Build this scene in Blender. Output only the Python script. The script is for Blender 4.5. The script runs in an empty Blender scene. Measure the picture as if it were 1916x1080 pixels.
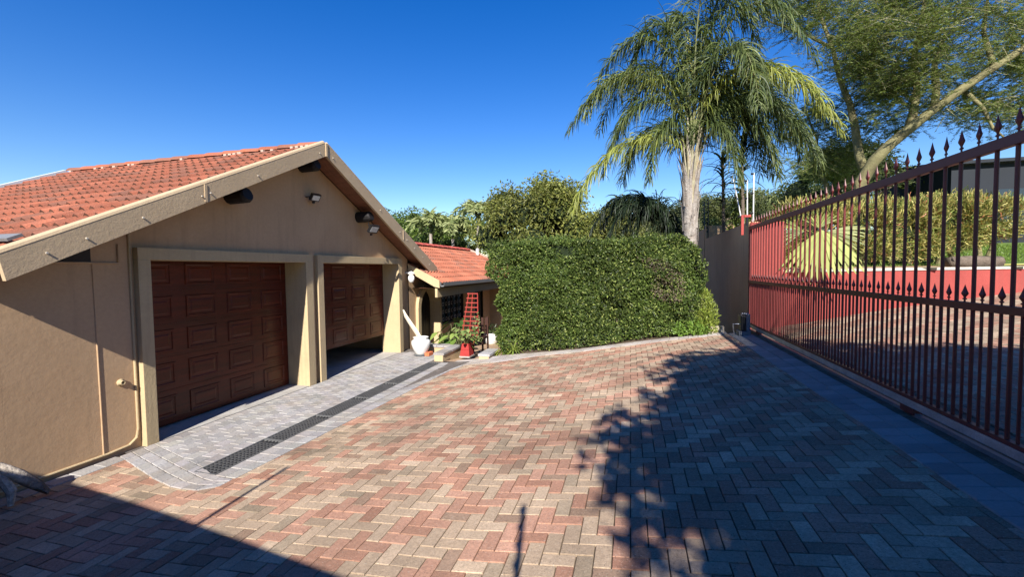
import bpy, bmesh, math, random
import numpy as np
from mathutils import Vector, Matrix

random.seed(7); rng = np.random.default_rng(7)
C = bpy.context.scene.collection
scn = bpy.context.scene

# ------------------------------------------------------------------ camera
CAMZ = 1.93
YAW, PITCH, ROLL = math.radians(15.5), math.radians(2.523), math.radians(-0.698)
FPX = 800.0 / 1916.0            # focal length in picture widths
_f = np.array([-math.sin(YAW)*math.cos(PITCH), math.cos(YAW)*math.cos(PITCH), -math.sin(PITCH)])
_r0 = np.array([math.cos(YAW), math.sin(YAW), 0.0]); _u0 = np.cross(_r0, _f)
_r = _r0*math.cos(ROLL) + _u0*math.sin(ROLL); _u = -_r0*math.sin(ROLL) + _u0*math.cos(ROLL)
cam = bpy.data.cameras.new('camera'); cam.sensor_width = 36; cam.sensor_fit = 'HORIZONTAL'
cam.lens = 36*FPX; cam.clip_start = 0.05; cam.clip_end = 3000
camo = bpy.data.objects.new('camera', cam); C.objects.link(camo)
camo.matrix_world = Matrix(((_r[0], _u[0], -_f[0], 0), (_r[1], _u[1], -_f[1], 0), (_r[2], _u[2], -_f[2], CAMZ), (0, 0, 0, 1)))
scn.camera = camo

# ------------------------------------------------------------------ world, sun, exposure
SUN = np.array([-0.185, 1.0, -0.715]); SUN = SUN/np.linalg.norm(SUN)      # the way the light travels
EL = math.asin(-SUN[2])
w = bpy.data.worlds.new('World'); scn.world = w; w.use_nodes = True
nt = w.node_tree; bg = nt.nodes['Background']
sky = nt.nodes.new('ShaderNodeTexSky'); sky.sky_type = 'NISHITA'; sky.sun_disc = False
sky.sun_elevation = EL; sky.sun_rotation = math.atan2(-SUN[0], -SUN[1]) % (2*math.pi)
sky.altitude = 100; sky.air_density = 1.15; sky.dust_density = 0.0; sky.ozone_density = 2.6
hs = nt.nodes.new('ShaderNodeHueSaturation'); hs.inputs['Saturation'].default_value = 1.45; hs.inputs['Hue'].default_value = 0.519
nt.links.new(sky.outputs[0], hs.inputs['Color']); nt.links.new(hs.outputs[0], bg.inputs['Color'])
bg.inputs['Strength'].default_value = 0.081
sl = bpy.data.lights.new('sun', 'SUN'); sl.energy = 5.0; sl.angle = math.radians(0.53); sl.color = (1.0, 0.955, 0.885)
so = bpy.data.objects.new('sun', sl); C.objects.link(so); so.location = (6, -20, 20)
so.rotation_euler = Vector(SUN).to_track_quat('-Z', 'Y').to_euler()
scn.cycles.diffuse_bounces = 3
scn.view_settings.view_transform = 'Standard'; scn.view_settings.look = 'None'
scn.view_settings.exposure = 1.08; scn.view_settings.gamma = 1.0; scn.view_settings.use_curve_mapping = False

def at(px, py, Y):
    """a point of the photograph at the distance Y along the drive"""
    d = _r*(px-958)/800.0 - _u*(py-540)/800.0 + _f
    p = d*(Y/d[1]); return np.array([p[0], p[1], p[2]+CAMZ])
def project(p):
    q = np.array(p, float) - np.array([0, 0, CAMZ]); z = q @ _f
    return 958+800*(q @ _r)/z, 540-800*(q @ _u)/z, z

# ------------------------------------------------------------------ materials
def _n(nt, t, **k):
    n = nt.nodes.new(t)
    for a, b in k.items():
        if a.startswith('i_'): n.inputs[a[2:].replace('_', ' ')].default_value = b
        else: setattr(n, a, b)
    return n
def mixc(nt, fac, a, b, blend='MIX'):
    m = nt.nodes.new('ShaderNodeMix'); m.data_type = 'RGBA'; m.blend_type = blend
    for s, v in ((m.inputs[0], fac), (m.inputs[6], a), (m.inputs[7], b)):
        if hasattr(v, 'is_linked'): nt.links.new(v, s)
        else: s.default_value = v if not isinstance(v, (tuple, list)) else (*v, 1)[:4]
    return m.outputs[2]
def ramp(nt, fac, lo, hi, a=0.0, b=1.0):
    m = _n(nt, 'ShaderNodeMapRange'); m.inputs[1].default_value = lo; m.inputs[2].default_value = hi
    m.inputs[3].default_value = a; m.inputs[4].default_value = b; nt.links.new(fac, m.inputs[0]); return m.outputs[0]
def noise(nt, scale, detail=4, rough=0.6, vec=None, stretch=None):
    if vec is None:
        g = _n(nt, 'ShaderNodeNewGeometry'); vec = g.outputs['Position']
    if stretch:
        mp = _n(nt, 'ShaderNodeMapping'); mp.inputs['Scale'].default_value = stretch; nt.links.new(vec, mp.inputs[0]); vec = mp.outputs[0]
    n = _n(nt, 'ShaderNodeTexNoise'); n.inputs['Scale'].default_value = scale; n.inputs['Detail'].default_value = detail; n.inputs['Roughness'].default_value = rough
    nt.links.new(vec, n.inputs['Vector']); return n.outputs['Fac']
MATS = {}
def mat(name, col, rough=0.75, var=0.25, scale=3.0, fine=60.0, finevar=0.15, bump=0.0, bscale=80.0, spec=0.3, metal=0.0,
        stain=None, stain_amt=0.0, stain_scale=1.0, src=None, speck=0.0, coat=0.0, stretch=None, streak=None, streak_amt=0.0, streak_scale=1.0, streak_stretch=(1, 1, 1), streak_lo=0.5):
    """src: None | 'obj' (object colour) | 'attr' (Col attribute)"""
    m = bpy.data.materials.new(name); m.use_nodes = True; nt = m.node_tree; b = nt.nodes['Principled BSDF']
    if src == 'obj': base = _n(nt, 'ShaderNodeObjectInfo').outputs['Color']
    elif src == 'attr': base = _n(nt, 'ShaderNodeAttribute', attribute_name='Col').outputs['Color']
    else:
        rgb = _n(nt, 'ShaderNodeRGB'); rgb.outputs[0].default_value = (*col, 1); base = rgb.outputs[0]
    n1 = noise(nt, scale, 5, 0.6, stretch=stretch); k = ramp(nt, n1, 0.3, 0.7, 1-var, 1+var)
    n2 = noise(nt, fine, 3, 0.7); k2 = ramp(nt, n2, 0.3, 0.7, 1-finevar, 1+finevar)
    mul = _n(nt, 'ShaderNodeMath', operation='MULTIPLY'); nt.links.new(k, mul.inputs[0]); nt.links.new(k2, mul.inputs[1])
    vm = _n(nt, 'ShaderNodeVectorMath', operation='SCALE'); nt.links.new(base, vm.inputs[0]); nt.links.new(mul.outputs[0], vm.inputs['Scale'])
    c = vm.outputs[0]
    if speck:
        n3 = noise(nt, 120.0, 2, 0.6); s = ramp(nt, n3, 0.60, 0.68, 0.0, speck); c = mixc(nt, s, c, (0.03, 0.028, 0.025))
        n4 = noise(nt, 95.0, 2, 0.5); s4 = ramp(nt, n4, 0.62, 0.7, 0.0, speck*0.5); c = mixc(nt, s4, c, (0.6, 0.55, 0.47))
    if stain:
        ns = noise(nt, stain_scale, 6, 0.65); s = ramp(nt, ns, 0.45, 0.72, 0.0, stain_amt); c = mixc(nt, s, c, stain)
    if streak:
        ns = noise(nt, streak_scale, 5, 0.6, stretch=streak_stretch); s = ramp(nt, ns, streak_lo, streak_lo+.2, 0.0, streak_amt); c = mixc(nt, s, c, streak)
    nt.links.new(c, b.inputs['Base Color'])
    b.inputs['Roughness'].default_value = rough; b.inputs['Metallic'].default_value = metal
    b.inputs['Specular IOR Level'].default_value = spec; b.inputs['Coat Weight'].default_value = coat
    if bump:
        bn = noise(nt, bscale, 5, 0.65); bp = _n(nt, 'ShaderNodeBump'); bp.inputs['Strength'].default_value = 1.0; bp.inputs['Distance'].default_value = bump
        nt.links.new(bn, bp.inputs['Height']); nt.links.new(bp.outputs[0], b.inputs['Normal'])
    MATS[name] = m; return m
def leafmat(name, trans=0.35, rough=0.45, spec=0.35, tint=(1.0, 1.1, 0.45)):
    m = bpy.data.materials.new(name); m.use_nodes = True; nt = m.node_tree; b = nt.nodes['Principled BSDF']
    a = _n(nt, 'ShaderNodeAttribute', attribute_name='Col').outputs['Color']
    nt.links.new(a, b.inputs['Base Color']); b.inputs['Roughness'].default_value = rough; b.inputs['Specular IOR Level'].default_value = spec
    t = _n(nt, 'ShaderNodeBsdfTranslucent'); nt.links.new(mixc(nt, 1.0, a, tint, 'MULTIPLY'), t.inputs['Color'])
    mx = _n(nt, 'ShaderNodeMixShader'); mx.inputs[0].default_value = trans
    nt.links.new(b.outputs[0], mx.inputs[1]); nt.links.new(t.outputs[0], mx.inputs[2])
    nt.links.new(mx.outputs[0], nt.nodes['Material Output'].inputs['Surface'])
    MATS[name] = m; return m

mat('plaster', (0.49, 0.33, 0.195), 0.9, 0.07, 0.9, 25, 0.06, bump=0.0022, bscale=16, spec=0.15, stain=(0.36, 0.22, 0.115), stain_amt=0.4, stain_scale=0.8, streak=(0.24, 0.17, 0.10), streak_amt=0.30, streak_scale=1.6, streak_stretch=(5, 5, .45), streak_lo=.52)
mat('trim_paint', (0.45, 0.345, 0.20), 0.8, 0.06, 2.0, 30, 0.05, bump=0.004, bscale=40, spec=0.2, stain=(0.33, 0.24, 0.15), stain_amt=0.25, stain_scale=3.0, streak=(0.22, 0.16, 0.10), streak_amt=0.3, streak_scale=2.0, streak_stretch=(6, 6, .6), streak_lo=.54)
mat('barge_paint', (0.48, 0.36, 0.225), 0.55, 0.06, 1.5, 30, 0.05, bump=0.003, bscale=30, spec=0.3, stain=(0.36, 0.26, 0.16), stain_amt=0.3, stain_scale=2.0)
mat('roof_tile', (0.35, 0.105, 0.06), 0.85, 0.2, 2.5, 50, 0.2, bump=0.006, bscale=90, spec=0.2, stain=(0.17, 0.085, 0.06), stain_amt=0.7, stain_scale=5.0, src='obj')
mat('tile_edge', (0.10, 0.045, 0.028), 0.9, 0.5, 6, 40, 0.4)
mat('roof_painted', (0.52, 0.10, 0.075), 0.6, 0.1, 4, 50, 0.1, bump=0.003, spec=0.3)
mat('mortar', (0.42, 0.31, 0.24), 0.9, 0.2, 8, 60, 0.2, bump=0.01, bscale=30)
mat('under_roof', (0.05, 0.03, 0.025), 0.9)
mat('soffit_wood', (0.20, 0.085, 0.05), 0.6, 0.2, 3, 40, 0.15, bump=0.003, bscale=20, stretch=(1, 6, 6))
mat('dark_wood', (0.012, 0.010, 0.010), 0.6, 0.3, 8)
mat('door_wood', (0.085, 0.013, 0.005), 0.40, 0.3, 1.5, 30, 0.2, bump=0.001, bscale=10, spec=0.3, coat=0.08, streak=(0.045, 0.010, 0.005), streak_amt=0.6, streak_scale=3.0, streak_stretch=(1, .35, 9), streak_lo=.45, stretch=(1, 1, 8))
mat('concrete', (0.36, 0.34, 0.31), 0.9, 0.2, 3, 60, 0.15, bump=0.005, stain=(0.2, 0.16, 0.12), stain_amt=0.4, stain_scale=4)
mat('dark_inside', (0.05, 0.045, 0.04), 0.9)
mat('brick_paver', (0.4, 0.3, 0.22), 0.9, 0.22, 1.1, 55, 0.22, bump=0.004, bscale=120, spec=0.2, src='obj', speck=0.55, stain=(0.17, 0.12, 0.08), stain_amt=0.42, stain_scale=1.6, streak=(0.10, 0.08, 0.06), streak_amt=0.50, streak_scale=0.55, streak_stretch=(1.6, .7, 1), streak_lo=.55)
mat('brick_paver_far', (0.4, 0.3, 0.22), 0.9, 0.22, 1.1, 55, 0.22, bump=0.004, bscale=120, spec=0.2, src='attr', speck=0.55, stain=(0.17, 0.12, 0.08), stain_amt=0.42, stain_scale=1.6, streak=(0.10, 0.08, 0.06), streak_amt=0.50, streak_scale=0.55, streak_stretch=(1.6, .7, 1), streak_lo=.55)
mat('joint_sand', (0.085, 0.062, 0.045), 0.95, 0.3, 6, 80, 0.3, bump=0.006, bscale=150)
mat('cobble', (0.3, 0.3, 0.3), 0.85, 0.15, 2.5, 60, 0.18, bump=0.006, bscale=45, spec=0.25, src='obj', speck=0.3, stain=(0.30, 0.21, 0.13), stain_amt=0.35, stain_scale=2.2)
mat('cobble_joint', (0.13, 0.11, 0.095), 0.95, 0.3, 6, 80, 0.3, bump=0.006, bscale=150)
mat('border_tile', (0.22, 0.235, 0.255), 0.7, 0.12, 3, 60, 0.1, bump=0.003, bscale=70, src='obj')
mat('dirt', (0.16, 0.115, 0.08), 0.95, 0.35, 5, 70, 0.35, bump=0.02, bscale=25, stain=(0.07, 0.05, 0.035), stain_amt=0.6, stain_scale=6)
mat('path_brick', (0.40, 0.27, 0.17), 0.9, 0.25, 4, 20, 0.2, bump=0.006, bscale=40, stain=(0.2, 0.13, 0.08), stain_amt=0.4, stain_scale=3)
mat('grate', (0.05, 0.05, 0.052), 0.55, 0.2, 8, spec=0.5)
mat('grate_frame', (0.10, 0.10, 0.10), 0.6, 0.2, 8)
mat('white_paint', (0.74, 0.73, 0.70), 0.45, 0.05, 3, spec=0.5)
mat('pot_white', (0.66, 0.65, 0.62), 0.5, 0.08, 6, 40, 0.06, bump=0.003, bscale=30, spec=0.4, stain=(0.42, 0.36, 0.28), stain_amt=0.2, stain_scale=5)
mat('pale_wood', (0.62, 0.54, 0.42), 0.8, 0.15, 4, 40, 0.15, stretch=(5, 5, 1))
mat('clay_brick', (0.50, 0.14, 0.06), 0.9, 0.2, 20)
mat('red_box', (0.30, 0.025, 0.022), 0.6, 0.15, 6, bump=0.003)
mat('chair_wood', (0.045, 0.018, 0.012), 0.6, 0.2, 8)
mat('trellis_red', (0.30, 0.042, 0.032), 0.6, 0.15, 10)
mat('gate_red', (0.125, 0.020, 0.018), 0.45, 0.12, 3, 50, 0.1, spec=0.4, stain=(0.09, 0.02, 0.018), stain_amt=0.4, stain_scale=4, streak=(0.11, 0.045, 0.02), streak_amt=0.5, streak_scale=9.0, streak_lo=.60)
mat('wall_red', (0.29, 0.055, 0.045), 0.8, 0.12, 1.5, 40, 0.1, bump=0.006, bscale=40, stain=(0.25, 0.04, 0.035), stain_amt=0.4, stain_scale=2, streak=(0.20, 0.06, 0.05), streak_amt=0.35, streak_scale=2.0, streak_stretch=(4, 4, .5), streak_lo=.52)
mat('galv', (0.45, 0.47, 0.49), 0.4, 0.2, 6, metal=0.7, spec=0.5)
mat('grey_plastic', (0.14, 0.15, 0.16), 0.45, 0.1, 5)
mat('black_plastic', (0.012, 0.012, 0.013), 0.35, 0.1, 5, spec=0.5)
mat('gutter_grey', (0.17, 0.17, 0.17), 0.5, 0.1, 4)
mat('lens', (0.55, 0.56, 0.55), 0.15, 0.1, 30, spec=0.6)
mat('coping', (0.46, 0.42, 0.36), 0.9, 0.2, 4, bump=0.006)
mat('dark_building', (0.012, 0.015, 0.021), 0.7, 0.1, 0.7, bump=0.002)
mat('slate_blue', (0.11, 0.15, 0.21), 0.6, 0.1, 2)
mat('bark', (0.13, 0.10, 0.075), 0.9, 0.35, 6, 40, 0.3, bump=0.02, bscale=30)
mat('fever_bark', (0.20, 0.18, 0.085), 0.85, 0.3, 2.5, 30, 0.25, bump=0.015, bscale=18, stain=(0.10, 0.075, 0.045), stain_amt=0.7, stain_scale=3)
mat('palm_trunk', (0.30, 0.265, 0.23), 0.85, 0.3, 5, 40, 0.25, bump=0.02, bscale=20, stretch=(4, 4, 0.7), stain=(0.16, 0.11, 0.08), stain_amt=0.7, stain_scale=7)
mat('petiole', (0.13, 0.14, 0.055), 0.6, 0.25, 3, stain=(0.22, 0.18, 0.10), stain_amt=0.5, stain_scale=3)
mat('pale_petiole', (0.36, 0.325, 0.215), 0.6, 0.3, 4, stain=(0.26, 0.16, 0.09), stain_amt=0.7, stain_scale=5)
mat('driftwood', (0.42, 0.36, 0.29), 0.85, 0.3, 6, 40, 0.3, bump=0.02, bscale=16, stretch=(0.6, 3, 3), stain=(0.08, 0.06, 0.045), stain_amt=0.85, stain_scale=4)
mat('soil', (0.10, 0.07, 0.045), 0.95, 0.35, 6, 50, 0.3, bump=0.02, bscale=20)
mat('dry_litter', (0.30, 0.19, 0.11), 0.95, 0.35, 8, 60, 0.4, bump=0.02, bscale=40)
mat('lawn_soil', (0.10, 0.155, 0.03), 0.95, 0.25, 2, 80, 0.35, bump=0.02, bscale=80)
mat('far_ground', (0.10, 0.10, 0.05), 0.95, 0.3, 0.2)
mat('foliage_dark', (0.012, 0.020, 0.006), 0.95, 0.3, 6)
mat('stone', (0.48, 0.41, 0.30), 0.9, 0.25, 8, bump=0.02, bscale=20)
mat('glass', (0.02, 0.025, 0.03), 0.06, 0.0, spec=0.8)
mat('window_bar', (0.5, 0.5, 0.5), 0.5)
leafmat('leaf'); leafmat('leaf_thin', 0.4, 0.5, 0.25); leafmat('leaf_gloss', 0.28, 0.5, 0.3); leafmat('stick', 0.2, 0.5, 0.3, (1, 1, .6))

# ------------------------------------------------------------------ object helpers
WL = {}
def props(o, label=None, cat=None, group=None, kind=None):
    for k, v in (('label', label), ('category', cat), ('group', group), ('kind', kind)):
        if v: o[k] = v
    return o
def link(o, parent, origin):
    C.objects.link(o); WL[o.name] = np.array(origin, float)
    if parent is not None:
        o.parent = parent; o.location = Vector(np.array(origin, float) - WL[parent.name])
    else: o.location = Vector(origin)
def thing(name, label, cat, loc, group=None, kind=None):
    o = bpy.data.objects.new(name, None); o.empty_display_size = 0.1; link(o, None, loc); return props(o, label, cat, group, kind)
def mk(name, verts, faces, m, parent=None, smooth=False, cols=None, origin=None, label=None, cat=None, group=None, kind=None):
    v = np.asarray(verts, float).reshape(-1, 3)
    if origin is None:
        if parent is not None: origin = WL[parent.name]
        else: origin = np.array([(v[:, 0].min()+v[:, 0].max())/2, (v[:, 1].min()+v[:, 1].max())/2, v[:, 2].min()])
    origin = np.asarray(origin, float)
    me = bpy.data.meshes.new(name)
    if isinstance(faces, np.ndarray):
        n = len(v); nf, k = faces.shape
        me.vertices.add(n); me.vertices.foreach_set('co', (v-origin).astype(np.float32).ravel())
        me.loops.add(nf*k); me.loops.foreach_set('vertex_index', faces.astype(np.int32).ravel())
        me.polygons.add(nf); me.polygons.foreach_set('loop_start', np.arange(0, nf*k, k, dtype=np.int32))
        me.update(calc_edges=True); me.validate()
    else:
        me.from_pydata([tuple(p) for p in (v-origin)], [], faces)
    if smooth: me.polygons.foreach_set('use_smooth', [True]*len(me.polygons))
    elif isinstance(faces, np.ndarray): me.polygons.foreach_set('use_smooth', np.zeros(len(me.polygons), dtype=bool))
    if cols is not None:
        a = me.color_attributes.new('Col', 'FLOAT_COLOR', 'POINT')
        cc = np.ones((len(v), 4), np.float32); cc[:, :3] = cols; a.data.foreach_set('color', cc.ravel())
    me.materials.append(MATS[m]); me.update()
    o = bpy.data.objects.new(name, me); link(o, parent, origin)
    return props(o, label, cat, group, kind)
def inst(name, me, loc, rot, parent, color=None):
    o = bpy.data.objects.new(name, me); link(o, parent, loc); o.rotation_euler = rot
    if color is not None: o.color = (*color, 1)
    return o

class MB:
    def __init__(s): s.v = []; s.f = []
    def add(s, v, f):
        n = len(s.v); s.v += [tuple(map(float, p)) for p in v]; s.f += [tuple(i+n for i in q) for q in f]; return s
    def box(s, lo, hi, ch=0.0):
        x0, y0, z0 = lo; x1, y1, z1 = hi
        if ch <= 0:
            v = [(x0,y0,z0),(x1,y0,z0),(x1,y1,z0),(x0,y1,z0),(x0,y0,z1),(x1,y0,z1),(x1,y1,z1),(x0,y1,z1)]
            return s.add(v, [(3,2,1,0),(4,5,6,7),(0,1,5,4),(1,2,6,5),(2,3,7,6),(3,0,4,7)])
        bm = bmesh.new(); bmesh.ops.create_cube(bm, size=1)
        for q in bm.verts: q.co = Vector(((x0+x1)/2+q.co.x*(x1-x0), (y0+y1)/2+q.co.y*(y1-y0), (z0+z1)/2+q.co.z*(z1-z0)))
        bmesh.ops.bevel(bm, geom=bm.edges[:], offset=ch, segments=2, affect='EDGES', profile=0.7)
        bm.verts.index_update(); s.add([q.co for q in bm.verts], [[l.vert.index for l in f.loops] for f in bm.faces]); bm.free(); return s
    def obox(s, c, ax, ay, az):
        c = np.array(c, float); ax, ay, az = (np.array(q, float) for q in (ax, ay, az))
        v = [c+i*ax+j*ay+k*az for k in (-1, 1) for j in (-1, 1) for i in (-1, 1)]
        return s.add(v, [(0,2,3,1),(4,5,7,6),(0,1,5,4),(2,6,7,3),(0,4,6,2),(1,3,7,5)])
    def tube(s, pts, rad, n=8, cap=True):
        pts = [np.array(p, float) for p in pts]
        if not hasattr(rad, '__len__'): rad = [rad]*len(pts)
        up = np.array([0.0, 0, 1]); rings = []
        for i, p in enumerate(pts):
            t = pts[min(i+1, len(pts)-1)] - pts[max(i-1, 0)]; t = t/(np.linalg.norm(t)+1e-9)
            a = np.cross(t, up) if abs(t[2]) < 0.95 else np.cross(t, np.array([1.0, 0, 0])); a /= np.linalg.norm(a); b = np.cross(t, a)
            if i and np.dot(a, la) < 0: a, b = -a, -b
            la = a
            rings.append([p+rad[i]*(math.cos(2*math.pi*k/n)*a+math.sin(2*math.pi*k/n)*b) for k in range(n)])
        v = [q for r in rings for q in r]; f = []
        for i in range(len(pts)-1):
            for k in range(n): f.append((i*n+k, i*n+(k+1) % n, (i+1)*n+(k+1) % n, (i+1)*n+k))
        if cap: f.append(tuple(range(n-1, -1, -1))); f.append(tuple((len(pts)-1)*n+k for k in range(n)))
        return s.add(v, f)
    def lathe(s, c, prof, n=20):
        c = np.array(c, float); v = []; f = []
        for r, z in prof:
            for k in range(n): v.append(c+np.array([r*math.cos(2*math.pi*k/n), r*math.sin(2*math.pi*k/n), z]))
        for i in range(len(prof)-1):
            for k in range(n): f.append((i*n+k, i*n+(k+1) % n, (i+1)*n+(k+1) % n, (i+1)*n+k))
        f.append(tuple(range(n-1, -1, -1))); f.append(tuple((len(prof)-1)*n+k for k in range(n)))
        return s.add(v, f)
    def prism(s, poly, d):
        """extrude a polygon of 3-D points by vector d"""
        n = len(poly); d = np.array(d, float); v = [np.array(p, float) for p in poly]+[np.array(p, float)+d for p in poly]
        return s.add(v, [tuple(range(n)), tuple(range(2*n-1, n-1, -1))]+[(i, n+i, n+(i+1) % n, (i+1) % n) for i in range(n)])
    def build(s, name, m, parent=None, **k): return mk(name, s.v, s.f, m, parent, **k)

def unit(a): return a/(np.linalg.norm(a, axis=-1, keepdims=True)+1e-9)
def leaves(name, pos, axis, nrm, L, W, cols, m, parent, fold=0.25, kind=None):
    pos = np.asarray(pos, float); axis = unit(axis); side = unit(np.cross(axis, nrm)); nn = np.cross(side, axis)
    L = np.broadcast_to(L, len(pos))[:, None]; W = np.broadcast_to(W, len(pos))[:, None]
    v = np.stack([pos, pos+axis*L*0.45+side*W*0.5+nn*W*fold, pos+axis*L-nn*L*0.12, pos+axis*L*0.45-side*W*0.5+nn*W*fold], 1).reshape(-1, 3)
    f = np.arange(len(v)).reshape(-1, 4); c = np.repeat(cols, 4, axis=0)
    return mk(name, v, f, m, parent, cols=c, kind=kind)
def strips_geo(P, side, Wd):
    N, K, _ = P.shape; v = np.stack([P-side*Wd[..., None]/2, P+side*Wd[..., None]/2], 2).reshape(-1, 3)
    b = (np.arange(N)[:, None]*K+np.arange(K-1)[None])*2; f = np.stack([b, b+1, b+3, b+2], -1).reshape(-1, 4)
    return v, f
def strips(name, P, side, Wd, cols, m, parent, kind=None):
    v, f = strips_geo(P, side, Wd); c = np.repeat(cols, P.shape[1]*2, axis=0)
    return mk(name, v, f, m, parent, cols=c, kind=kind)
def rcols(n, a, b, gain=0.35):
    t = rng.random((n, 1)); c = np.array(a)*(1-t)+np.array(b)*t
    return np.clip(c*(1+gain*(rng.random((n, 1))*2-1)), 0.002, 1)
def rdir(n): return unit(rng.normal(size=(n, 3)))

# ================================================================== GROUND AND PAVING
SL = 0.1
def prof(x): return np.interp(np.asarray(x, float), [-3.62, -1.1, 1.0, 2.4, 30.0], [0.0, 0.185, 0.44, 0.60, 3.36])
def sheet(name, xs, ys, zf, m, label, cat, kind='structure', mask=None):
    X, Y = np.meshgrid(xs, ys); Z = zf(X, Y); v = np.stack([X, Y, Z], -1).reshape(-1, 3); nx = len(xs); f = []
    for j in range(len(ys)-1):
        for i in range(nx-1):
            if mask is None or mask((xs[i]+xs[i+1])/2, (ys[j]+ys[j+1])/2): f.append((j*nx+i, j*nx+i+1, (j+1)*nx+i+1, (j+1)*nx+i))
    return mk(name, v, f, m, None, smooth=True, kind=kind, label=label, cat=cat)
g = sheet('ground', [-400, -40, 40, 400], [-200, -20, 60, 900], lambda X, Y: X*0-1.9, 'far_ground', 'bare ground stretching away behind the garden trees', 'ground')

# the drive: a sand bed that carries the bricks
bed = sheet('driveway', [-5.4, -3.62, -1.1, 1.0, 2.45], [-1.5, 3, 8.2, 9.95], lambda X, Y: prof(X)-0.016-np.where((X < -3.0) & (Y > 9), 0.5, 0.0), 'joint_sand',
            'sloping driveway of red and tan herringbone bricks inside the gate', 'driveway')
street = sheet('street_driveway', [2.45, 30], [-12, 0, 8, 14, 16], lambda X, Y: prof(X)-0.016, 'joint_sand',
               'brick driveway rising outside the sliding gate', 'driveway')
BW, BL, JN = 0.1, 0.2, 0.006
def brick_mesh(lx, ly, h=0.03, ch=0.0026, name='brick'):
    x0, y0 = lx/2, ly/2; v = []
    for (ix, z) in ((0, -h), (0, -ch), (ch, 0)):
        v += [(-x0+ix, -y0+ix, z), (x0-ix, -y0+ix, z), (x0-ix, y0-ix, z), (-x0+ix, y0-ix, z)]
    f = [(8, 9, 10, 11)]
    for r in (0, 4):
        for k in range(4): f.append((r+k, r+(k+1) % 4, r+4+(k+1) % 4, r+4+k))
    return v, f
def brick_colour(m_, n_, h):
    r = random.random()
    red = (m_ % 2 == 0)
    if random.random() < 0.13: red = not red
    if red: a, b = (0.31, 0.160, 0.105), (0.41, 0.230, 0.158)
    else: a, b = (0.335, 0.245, 0.166), (0.435, 0.325, 0.225)
    t = random.random(); c = np.array(a)*(1-t)+np.array(b)*t
    if random.random() < 0.16: c = c*0.4+np.array((0.20, 0.16, 0.11))*0.6
    return c*random.uniform(0.86, 1.1)
def e0(x): return float(np.interp(x, [-5.2, -4.94, -4.68, -4.3, -3.95, -3.72, -3.55], [3.16, 3.08, 3.0, 2.88, 2.80, 2.82, 2.95]))
def yend(x): return np.interp(x, [-3.6, -3.07, -2.46, -1.85, -0.5, 0.8, 2.0], [7.3, 7.95, 8.15, 8.62, 9.05, 9.38, 9.6])
def in_drive(x, y):
    if -4.25 < x < -3.6 and y > 2.96: return False
    if y < 3.3 and x < -3.6 and y > e0(x)+.2: return False
    if y > yend(x) + 0.10 or x > 2.05 or y < 0.6: return False
    if y < 3.35 and x < -3.6: return x > -5.14
    return x > np.interp(y, [3, 7.5], [-3.66, -3.4])
def in_street(x, y): return 2.75 < x < 14 and 1.5 < y < 13.6
def herring(test, i0, i1):
    out = []
    for m_ in range(-60, 60):
        for n_ in range(i0, i1):
            for h in (0, 1):
                cx, cy = n_+4*m_, n_
                if h == 0: p = (cx+1.0, cy+0.5); lx, ly = 2, 1
                else: p = (cx+0.5, cy+2.0); lx, ly = 1, 2
                x, y = p[0]*BW, p[1]*BW
                if test(x, y): out.append((x, y, h, m_, n_))
    return out
TILT = math.atan(SL)
bmeshes = []
for lx, ly in ((BL-JN, BW-JN), (BW-JN, BL-JN)):
    v, f = brick_mesh(lx, ly); me = bpy.data.meshes.new('brick'); me.from_pydata(v, [], f); me.materials.append(MATS['brick_paver']); bmeshes.append(me)
bricks = herring(in_drive, -10, 110)
def vis_key(b):
    p = (b[0], b[1], float(prof(b[0]))); px, py, z = project(p)
    if z < 0.3 or px < -20 or px > 1936 or py > 1100 or py < 500: return -1
    return 1.0/z**3
order = sorted(range(len(bricks)), key=lambda i: -vis_key(bricks[i]))
near = set(order[:300])
SV, SF, SC = [], [], []
for i, b in enumerate(bricks):
    x, y, h, m_, n_ = b; col = brick_colour(m_, n_, h); z = float(prof(x))+random.uniform(-0.002, 0.002); tilt = -math.atan(float(prof(x+.05)-prof(x-.05))*10)
    rot = (random.uniform(-.004, .004), tilt+random.uniform(-.005, .005), random.uniform(-.01, .01))
    if i in near: inst('brick', bmeshes[h], (x, y, z), rot, bed, col)
    else:
        if vis_key(b) < 0 and y > 2.5 and x > -5: pass
        me = bmeshes[h]; R = Matrix.Rotation(rot[2], 3, 'Z') @ Matrix.Rotation(rot[1], 3, 'Y') @ Matrix.Rotation(rot[0], 3, 'X'); n0 = len(SV)
        for q in me.vertices: SV.append(tuple((R @ q.co)+Vector((x, y, z)))); SC.append(col)
        for p in me.polygons: SF.append(tuple(n0+k for k in p.vertices))
mk('brick_field', SV, np.array(SF), 'brick_paver_far', bed, cols=np.array(SC), kind='stuff')
SV, SF, SC = [], [], []
for b in herring(in_street, 0, 150):
    x, y, h, m_, n_ = b; col = brick_colour(m_, n_, h); z = float(prof(x))+random.uniform(-.001, .001); n0 = len(SV)
    for q in bmeshes[h].vertices: SV.append((x+q.co.x, y+q.co.y, z+q.co.z+SL*q.co.x)); SC.append(col)
    for p in bmeshes[h].polygons: SF.append(tuple(n0+k for k in p.vertices))
mk('brick_field', SV, np.array(SF), 'brick_paver_far', street, cols=np.array(SC), kind='stuff')

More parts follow.
